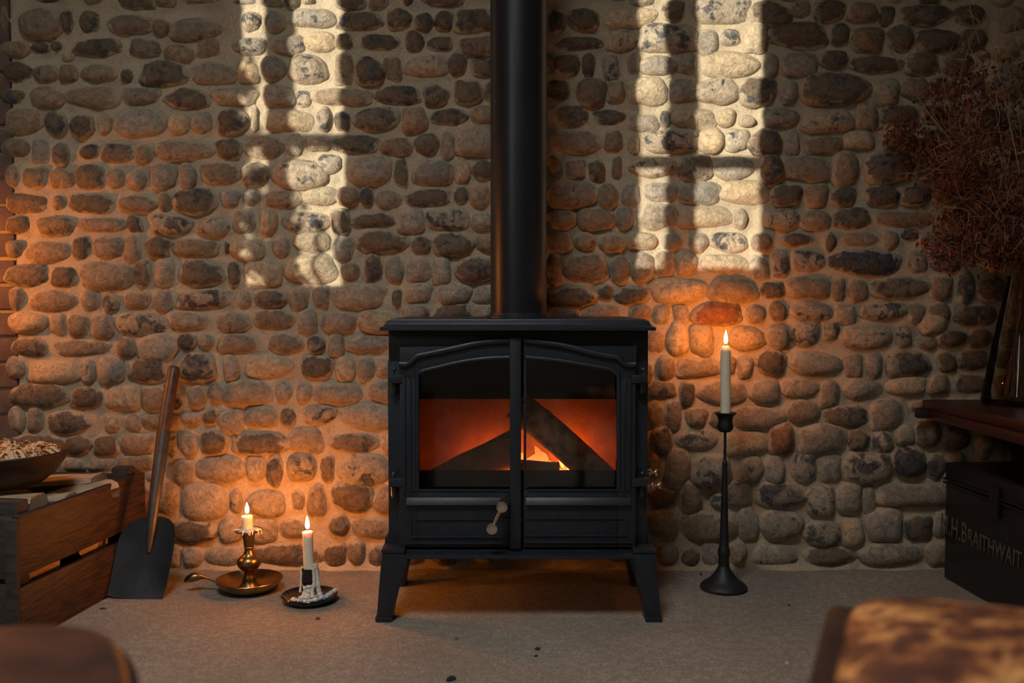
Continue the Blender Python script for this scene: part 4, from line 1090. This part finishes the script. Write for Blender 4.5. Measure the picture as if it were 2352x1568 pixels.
# bowl with shavings
bc = W(-2, 1045, -.375); BR = 148*sc(-.375)
bz = .318
bowl = thing('wooden_bowl', (bc.x, -.375, bz), 'dark turned wooden bowl heaped with wood shavings on the crate', 'bowl')
rimh = bc.z-bz+.008
MB().lathe([(.001,.0),(BR*.52,0),(BR*.60,.004),(BR*.80,rimh*.35),(BR*.94,rimh*.72),(BR,rimh),(BR*.985,rimh+.003),(BR*.955,rimh),(BR*.88,rimh*.68),(BR*.7,rimh*.35),(BR*.4,rimh*.2),(0,rimh*.18)], 64).build('shell', M_bowl, bowl, smooth=True, auto=60)
rg = random.Random(31)
shv = MB()
shv.lathe([(BR*.90,rimh*.74),(BR*.75,rimh*.82),(BR*.5,rimh*.90),(0,rimh*.96)], 30)
for v in shv.v: v.z += rg.uniform(-.006,.006)
for k in range(300):
    a = rg.uniform(0, 6.28); d_ = BR*.80*math.sqrt(rg.random())
    z = rimh*(.97-.17*(d_/BR)**2+.05*math.sin(3*a+1))
    c_ = Vector((d_*math.cos(a), d_*math.sin(a), z+rg.uniform(-.003,.007)))
    yaw = rg.uniform(0, 6.28); L = rg.uniform(.022, .07); w = rg.uniform(.0012, .0065); arch = rg.uniform(-.004,.022); curl = rg.uniform(-2.2,2.2)
    vs = []; n = 6
    p = Vector((0,0,0)); hd_ = yaw
    for i in range(n+1):
        t = i/n
        pt = c_+Vector((math.cos(hd_)*L*(t-.5), math.sin(hd_)*L*(t-.5), arch*math.sin(math.pi*t)+.003*math.sin(6*t+k)))
        hd_ += curl/n*.3
        nn = Vector((-math.sin(hd_), math.cos(hd_), rg.uniform(-.6,.6)))*w
        vs += [pt-nn, pt+nn, pt+nn+Vector((0,0,.0006)), pt-nn+Vector((0,0,.0006))]
    fs = []
    for i in range(n):
        for q in range(4): fs.append((i*4+q, i*4+(q+1) % 4, i*4+4+(q+1) % 4, i*4+4+q))
    shv.add(vs, fs)
sv = shv.build('wood_shavings', M_shav, None, origin=(bc.x, -.375, bz)) if False else None
for v in shv.v: v += Vector(bowl.location)
sv = shv.build('wood_shavings', M_shav, None, origin=tuple(bowl.location))
tag(sv, 'curly pale wood shavings heaped inside the dark bowl', 'shavings', kind='stuff')

# shovel
ft_ = Pz(309, 1372, 0)
top = W(400, 845, -.045)
Yb_ = ft_.y
shov = thing('coal_shovel', (ft_.x, ft_.y, 0), 'black bladed shovel with wooden handle leaning between crate and wall', 'shovel')
ax = (top-Vector((ft_.x, ft_.y, 0))).normalized()
def yline(py): # depth along the leaning shovel at image row py
    lo_, hi_ = ft_.y, -.045
    t = (1372-py)/(1372-845); return lo_+(hi_-lo_)*t
def shp(px, py, off=0): return W(px, py, yline(py)+off)
def rel(p): return p-Vector(shov.location)
outline = [(245,1366),(252,1340),(262,1290),(272,1240),(283,1215),(300,1200),(322,1190),(345,1186),(370,1186),(388,1192),(400,1205),(403,1228),(398,1262),(391,1300),(383,1340),(373,1375)]
outline += [(340,1376.5),(300,1374),(265,1372)]
front = [rel(shp(x, y, -.012)) for x, y in outline]
cen = sum(front, Vector())/len(front)
vs = []; fs = []
n = len(outline)
rings_ = [1.0, .8, .5, .2]
for ly in range(2):
    for s_ in rings_:
        for p in front:
            q = cen+(p-cen)*s_
            dish = .010*(1-s_**2)
            q = q+Vector((0, dish+ly*.003, 0)); vs.append(q)
    vs.append(cen+Vector((0, .010+ly*.003, 0)))
off = len(rings_)*n+1
for ly in range(2):
    o_ = ly*off
    for r_ in range(len(rings_)-1):
        for k in range(n):
            k2 = (k+1) % n; fs.append((o_+r_*n+k, o_+r_*n+k2, o_+(r_+1)*n+k2, o_+(r_+1)*n+k))
    for k in range(n): fs.append((o_+3*n+k, o_+3*n+(k+1) % n, o_+off-1))
for k in range(n): fs.append((k, (k+1) % n, off+(k+1) % n, off+k))
for v in vs: v.z = max(v.z, .0008)
MB().add(vs, fs).build('blade', M_blade, shov, smooth=True, auto=40)
px2 = lambda n_, y: n_*sc(yline(y))
MB().tube([rel(shp(341,1268,-.006)), rel(shp(346,1225,-.014)), rel(shp(351,1180,-.016)), rel(shp(360,1110,-.012)), rel(shp(367,1060,-.008)), rel(shp(376,992,-.006))], [px2(5,1268), px2(9,1225), px2(12,1180), px2(13.5,1110), px2(14.5,1060), px2(15.5,992)], 20).build('socket', M_socket, shov, smooth=True, auto=70)
MB().tube([rel(shp(374.5,1004,-.006)), rel(shp(382,950,-.006)), rel(shp(391,895,-.006)), rel(shp(399,850,-.006)), rel(shp(400.3,843,-.006)), rel(shp(400.8,841,-.006))], [px2(14,990), px2(14.3,950), px2(14,895), px2(13.3,850), px2(11.5,843), px2(8,841)], 20).build('handle', M_handle, shov, smooth=True, auto=70)

# ================================================================== RIGHT SIDE: TABLE, TRUNK, VASE, DRIED FLOWERS
tb = W(2118, 917, -.035); TZ = tb.z
tx0 = tb.x
tab = thing('side_table', (tx0+.38, -.30, 0), 'dark red mahogany table against the stone wall at the right', 'table')
def tbx(a, b, name, mat=M_mahog, bev=.003): return MB().box(a, b).build(name, mat, tab, bevel=bev, origin=tab.location)
mb = MB().box((tx0, -.62, TZ-.026), (1.97, -.036, TZ))
for v in mb.v:
    if v.x < tx0+.01 and v.y < -.5: v.x += .035
mb.build('table_top', M_mahog, tab, bevel=.003, origin=tab.location)
tbx((tx0+.006, -.56, TZ-.052), (tx0+.05, -.066, TZ-.0265), 'end_rail', M_mahog, .002)
tbx((tx0-.024, -.064, TZ-.052), (tx0+.045, -.038, TZ-.0265), 'bracket', M_ebon, .006)
def leg_bar(p, q, w, name):
    MB().tube([p, q], w, 4).build(name, M_ebon, tab, bevel=.002, origin=tab.location)
pA = W(2256, 972, -.055); 
leg_bar((pA.x, -.055, TZ-.0265), (pA.x+.40, -.055, .0), .020, 'leg')
leg_bar((pA.x+.40, -.059, TZ-.0265), (pA.x+.42, -.059, .0), .020, 'leg')
leg_bar((1.75, -.55, TZ-.0265), (1.75, -.55, .0), .022, 'leg')
leg_bar((1.93, -.55, TZ-.0265), (1.93, -.55, .0), .022, 'leg')

ta, tb2 = Pz(2168, 1326, 0), Pz(2272, 1386, 0)
dv = ta-tb2
trz = math.atan2(dv.y, dv.x)-math.pi/2
THt = W(2168, 1060, ta.y).z
lidz = W(2168, 1104, ta.y).z
TL, TW = .78, .40
trunk = thing('tin_trunk', ta, 'black tin trunk with faded gilt name lettering under the table', 'trunk', rz=trz)
MB().box((0, -TL, 0), (TW, 0, lidz-.004)).build('trunk_body', M_tin, trunk, bevel=.004)
lid = MB().box((-.002, -TL-.002, lidz+.004), (TW+.002, .002, THt)).build('lid', M_tin, trunk, bevel=.006)
MB().box((-.007, -TL-.006, lidz-.006), (TW+.006, .006, lidz-.0005)).build('rim_bead', M_tin, trunk, bevel=.0022)
MB().box((-.007, -TL-.006, lidz+.004), (TW+.006, .006, lidz+.010)).build('rim_bead', M_tin, trunk, bevel=.0022)
MB().box((-.012, -.275, lidz-.045), (-.004, -.235, lidz+.035)).build('hasp', M_tin, trunk, bevel=.002)
def text_part(body, size, y_start, z, sxs):
    cu = bpy.data.curves.new('lettering', 'FONT'); cu.body = body; cu.size = size; cu.extrude = .0006
    cu.space_character = 1.08
    to = bpy.data.objects.new('tmp', cu); COL.objects.link(to)
    dg = bpy.context.evaluated_depsgraph_get(); ev = to.evaluated_get(dg)
    m_ = bpy.data.meshes.new_from_object(ev); bpy.data.objects.remove(to)
    xs = [v.co.x for v in m_.vertices]; wdt = max(xs)-min(xs); x_0 = min(xs)
    for v in m_.vertices:
        x, y, zz = v.co; v.co = (-.0012-zz, y_start-(x-x_0)*sxs, z+y)
    m_.materials.clear(); m_.materials.append(M_letter); m_.name = 'lettering'
    o = bpy.data.objects.new('lettering', m_); COL.objects.link(o); o.parent = trunk
    return wdt*sxs
def tl(px):  # distance along trunk face seen at image column px
    kx = (px-1176)/FPX; d0 = Vector((math.sin(trz), -math.cos(trz)))  # direction toward the viewer
    # (ta.x + s*d0.x) = kx*depth, depth ~ (y-CAMY)
    return (kx*(ta.y-CAMY)-ta.x)/(d0.x-kx*d0.y)
def fit(body, px0, px1, cap, z):
    s0, s1 = tl(px0), tl(px1); size = cap/.70
    w = text_part(body, size, -s0, z, 1.0)
    o = [c for c in trunk.children if c.data and c.data.name.startswith('lettering')][-1]
    k = (s1-s0)/w
    for v in o.data.vertices: v.co.y = -s0+(v.co.y+s0)*k
zb = W(2200, 1233, ta.y-tl(2200)).z
fit('M.H.B', 2172.5, 2232, .054, zb); fit('RAITHWAIT', 2235, 2361, .043, zb+.001)

# glass vase
vc = (W(2345, 900, -.16).x, -.16, TZ)
VU = sc(-.16)
vase = thing('glass_vase', vc, 'tapered clear green glass bottle vase on the mahogany table', 'vase')
hv = W(2345, 634, -.16).z-TZ
rb, rn = 84*VU, 33*VU
MB().lathe([(0,.0),(rb*.9,.0),(rb*.985,.004),(rb,.014),(rb*.97,.03),(rb*.9,hv*.2),(rb*.72,hv*.5),(rb*.52,hv*.8),(rn*1.03,hv*.95),(rn,hv*.985),(rn*1.06,hv),
            (rn*.96,hv+.0005),(rn*.9,hv*.985),(rn*.93,hv*.95),(rb*.48,hv*.8),(rb*.68,hv*.5),(rb*.86,hv*.2),(rb*.93,.035),(rb*.9,.016),(0,.012)], 48).build('glass', M_vase, vase, smooth=True, auto=70)
# dried flowers
bq = thing('dried_flowers', (vc[0], vc[1], TZ+.02), 'bunch of dried russet flowers and twigs in the glass vase', 'dried flowers')
BO = bq.location
rg = random.Random(77)
neck = Vector((vc[0], vc[1], TZ+hv))
lv = MB(); sd = MB()
def stem_from(target, mat, r, wob=.02, k=0):
    a = rg.uniform(0, 6.28); rr = rn*.6*math.sqrt(rg.random())
    nk = neck+Vector((rr*math.cos(a), rr*math.sin(a), 0))
    bt = Vector((vc[0]-(nk.x-vc[0])*2.0+rg.uniform(-.04,.04), vc[1]-(nk.y-vc[1])*1.6, TZ+.025))
    rr2 = math.hypot(bt.x-vc[0], bt.y-vc[1])
    if rr2 > rb*.78: bt.x = vc[0]+(bt.x-vc[0])*rb*.78/rr2; bt.y = vc[1]+(bt.y-vc[1])*rb*.78/rr2
    t = Vector(target)
    mid = nk+(t-nk)*.5+Vector((rg.uniform(-wob,wob), rg.uniform(-wob,wob), rg.uniform(0,wob*1.5)))
    P = crom([bt, nk, mid, t], 6)
    MB().tube(P, [r*(1-.6*i/(len(P)-1)) for i in range(len(P))], 6).build('stem', mat, bq, smooth=True, origin=BO)
    return P
def leaf(p, s, mb=lv):
    M4 = Matrix.Translation(p) @ Euler((rg.uniform(0,6.3), rg.uniform(0,6.3), rg.uniform(0,6.3))).to_matrix().to_4x4()
    mb.add([M4 @ Vector(q) for q in ((-s,0,0),(-.2*s,-.42*s,.12*s),(s,0,.1*s),(-.2*s,.42*s,.12*s))], [(0,1,2),(0,2,3)])
def sprig(p, n, spread):
    for _ in range(n):
        q = p+Vector((rg.gauss(0,spread), rg.gauss(0,spread*.7), rg.gauss(0,spread)))
        q.y = min(q.y, -.045)
        leaf(q, rg.uniform(.004,.013))
        if rg.random() < .10:
            e = q+Vector((rg.gauss(0,.03), rg.gauss(0,.02), rg.gauss(.012,.03))); e.y = min(e.y, -.045)
            sd.tube(crom([q, (q+e)/2+Vector((rg.gauss(0,.012),0,rg.gauss(0,.012))), e], 3), .0008, 4)
tg = []
for k in range(34):
    px = rg.uniform(2150, 2560); py = rg.uniform(150, 560) + max(0, (2260-px))*.25
    tg.append((px, py, rg.uniform(-.34, -.07)))
for (px, py, yy) in tg:
    P = stem_from(W(px, py, yy), M_stemred, .0016, .03)
    for q in P[10:]:
        sprig(q, 20, .026)
    sprig(P[-1], 60, .034)
for (px, py, yy) in ((2085,300,-.10),(2060,310,-.09),(2120,330,-.12),(2160,260,-.12),(2180,420,-.14),(2230,520,-.20),(2290,560,-.22),(2150,340,-.12),(2200,200,-.15)):
    P = stem_from(W(px, py, yy), M_stemred, .0014, .02)
    for q in P[13:]: sprig(q, 22, .022)
    sprig(P[-1], 45, .026)
# long bare twigs
for (pts, yy, r) in (([(2300,410),(2190,330),(2120,240),(2040,105)], -.20, .0022), ([(2345,420),(2300,200),(2275,95),(2222,20)], -.24, .0024), ([(2330,330),(2250,300),(2270,210)], -.26, .0014), ([(2310,420),(2215,310),(2225,255)], -.22, .0014), ([(2330,500),(2200,455),(2110,415)], -.16, .0012), ([(2340,560),(2260,470),(2195,450)], -.25, .0016), ([(2345,300),(2318,230),(2327,150)], -.24, .0014), ([(2300,320),(2260,160),(2236,170)], -.24, .0012), ([(2345,590),(2265,560),(2180,520)], -.2, .0012)):
    P3 = [W(x, y, yy) for x, y in pts]
    P = crom([neck+Vector((rg.uniform(-.02,.02), rg.uniform(-.02,.02), -.06)), neck+Vector((0,0,.03))]+P3, 6)
    MB().tube(P, [r*(1-.5*i/(len(P)-1)) for i in range(len(P))], 6).build('twig', M_stem, bq, smooth=True, origin=BO)
for k in range(46):
    p = W(rg.uniform(2150,2400), rg.uniform(60,560), rg.uniform(-.34,-.10))
    d1 = Vector((rg.gauss(0,.05), rg.gauss(0,.03), rg.gauss(.02,.06)))
    sd.tube(crom([p, p+d1*.5+Vector((rg.gauss(0,.02),0,rg.gauss(0,.02))), p+d1, p+d1*1.2+Vector((rg.gauss(0,.02),0,-.01))], 4), .0010, 5)
for k in range(26):
    p = W(rg.uniform(2200,2370), rg.uniform(340,560), rg.uniform(-.3,-.15))
    leaf(p, rg.uniform(.010,.018), sd)
l_ = lv.build('leaves', M_leaf, bq, origin=BO); tag(l_, kind='stuff')
l_ = sd.build('twiglets', M_stem, bq, origin=BO); tag(l_, kind='stuff')

# ================================================================== FOREGROUND LEATHER SEATS
def cushion(w, d, h, crown, n=26, p=5.0):
    vs = []; fs = []
    prof = [(1.0, 0), (1.015, h*.35), (1.01, h*.7), (.985, h*.92), (.95, h+.0)]
    segs = 64; rings = []
    def rim(a, s):
        c_, s_ = math.cos(a), math.sin(a); r0 = 1/((abs(c_)**p+abs(s_)**p)**(1/p)); return (s*r0*c_*w/2, s*r0*s_*d/2)
    for s_, z in prof: rings.append([(*rim(2*math.pi*k/segs, s_), z) for k in range(segs)])
    for s_ in (.9, .8, .65, .5, .33, .16):
        rings.append([(*rim(2*math.pi*k/segs, s_*.99), h+crown*(1-(s_**2.4))) for k in range(segs)])
    for r_ in rings: vs += r_
    for i in range(len(rings)-1):
        for k in range(segs): fs.append((i*segs+k, i*segs+(k+1) % segs, (i+1)*segs+(k+1) % segs, (i+1)*segs+k))
    fs.append(tuple(range(segs-1,-1,-1))); fs.append(tuple((len(rings)-1)*segs+k for k in range(segs)))
    return MB().add(vs, fs)
# right: stool with worn leather seat
SH = .42
k1 = Pz(1903, 1384, SH-.015); k2 = Pz(1852, 1568, SH-.015)
ed = (k2-k1).normalized(); ang = math.atan2(-ed.x, -ed.y)  # rotation of the left edge
fw, fd_ = .50, .42
er = Vector((-ed.y, ed.x, 0)); er = er if er.x > 0 else -er
cen_ = k1+er*(fw/2)+ed*(fd_/2)
stool = thing('leather_stool', (cen_.x, cen_.y, 0), 'low stool with worn mottled tan leather seat at the lower right', 'stool', rz=math.atan2(er.y, er.x))
fr = MB().box((-fw/2, -fd_/2, SH-.10), (fw/2, fd_/2, SH-.015)); fr.build('seat_frame', M_welt, stool, bevel=.012, seg=3)
o = cushion(fw-.045, fd_-.014, .03, .030, p=7).build('cushion', M_worn, stool, smooth=True, auto=70); o.location = (.008, 0, SH-.022)
for sx in (-1, 1):
    for sy in (-1, 1):
        l = MB().lathe([(.014,0),(.016,.02),(.022,.16),(.026,.30),(.027,SH-.10)], 16).build('leg', M_welt, stool, smooth=True)
        l.location = (sx*(fw/2-.04), sy*(fd_/2-.04), 0)
# left: brown leather pouffe
PW, PD = .47, .47
pou = thing('leather_pouffe', (-.575, -1.905, 0), 'soft dark brown leather pouffe at the lower left corner', 'pouffe', rz=R(24))
cushion(PW, PD, .415, .02, p=3.2).build('cover', M_leather, pou, smooth=True, auto=70)
hm = .415
ring_ = []
for k in range(65):
    a = 2*math.pi*k/64; c_, s_ = math.cos(a), math.sin(a); r0 = 1/((abs(c_)**3.2+abs(s_)**3.2)**(1/3.2))
    ring_.append((r0*c_*PW/2*.985, r0*s_*PD/2*.985, hm*.955))
MB().tube(ring_, .005, 8).build('piping', M_welt, pou, smooth=True)

# ================================================================== SMALL DEBRIS ON THE FLOOR
def bit(px, py, w, h, label, mat, seed, long=1.6):
    p = Pz(px, py, 0); rg = random.Random(seed)
    vs, fs = DOMES[seed % len(DOMES)]
    m_ = MB().add([(v[0]*w, v[2]*w/long, max(0, -v[1])*h) for v in vs], fs)
    o = m_.build('debris_chip', mat, None, smooth=True, auto=60); o.location = (p.x, p.y, 0.0004); o.rotation_euler = (0, 0, rg.uniform(0, 3))
    tag(o, label, 'debris', 'debris on the concrete floor')
bit(1036, 1561, .012, .008, 'grey pebble on the concrete at the bottom edge', M_soot, 3)
bit(1808, 1524, .006, .005, 'pale yellow chip left of the tan leather stool', M_split, 5)
bit(1049, 1467, .006, .003, 'tiny orange leaf scrap in front of the stove', M_brick, 6)
bit(1231, 1507, .006, .003, 'small black cinder in front of the stove', M_soot, 7)
bit(1235, 1490, .010, .002, 'flat dark cinder flake in front of the stove', M_soot, 12)
bit(730, 1422, .007, .006, 'brown crumb just below the wax covered holder', M_bark, 8)
bit(1610, 1320, .005, .006, 'dark crumb left of the tall candlestick base', M_soot, 9)
bit(1813, 1390, .005, .003, 'dark splinter behind the tan leather stool', M_soot, 10)
bit(1065, 1484, .009, .002, 'thin pale splinter in front of the stove', M_split, 11, 5)
bit(1712, 1405, .006, .002, 'pale wood scrap on the floor below the candlestick', M_split, 13, 2.4)
bit(236, 1398, .008, .003, 'dark splinter on the floor below the shovel', M_soot, 14, 2)
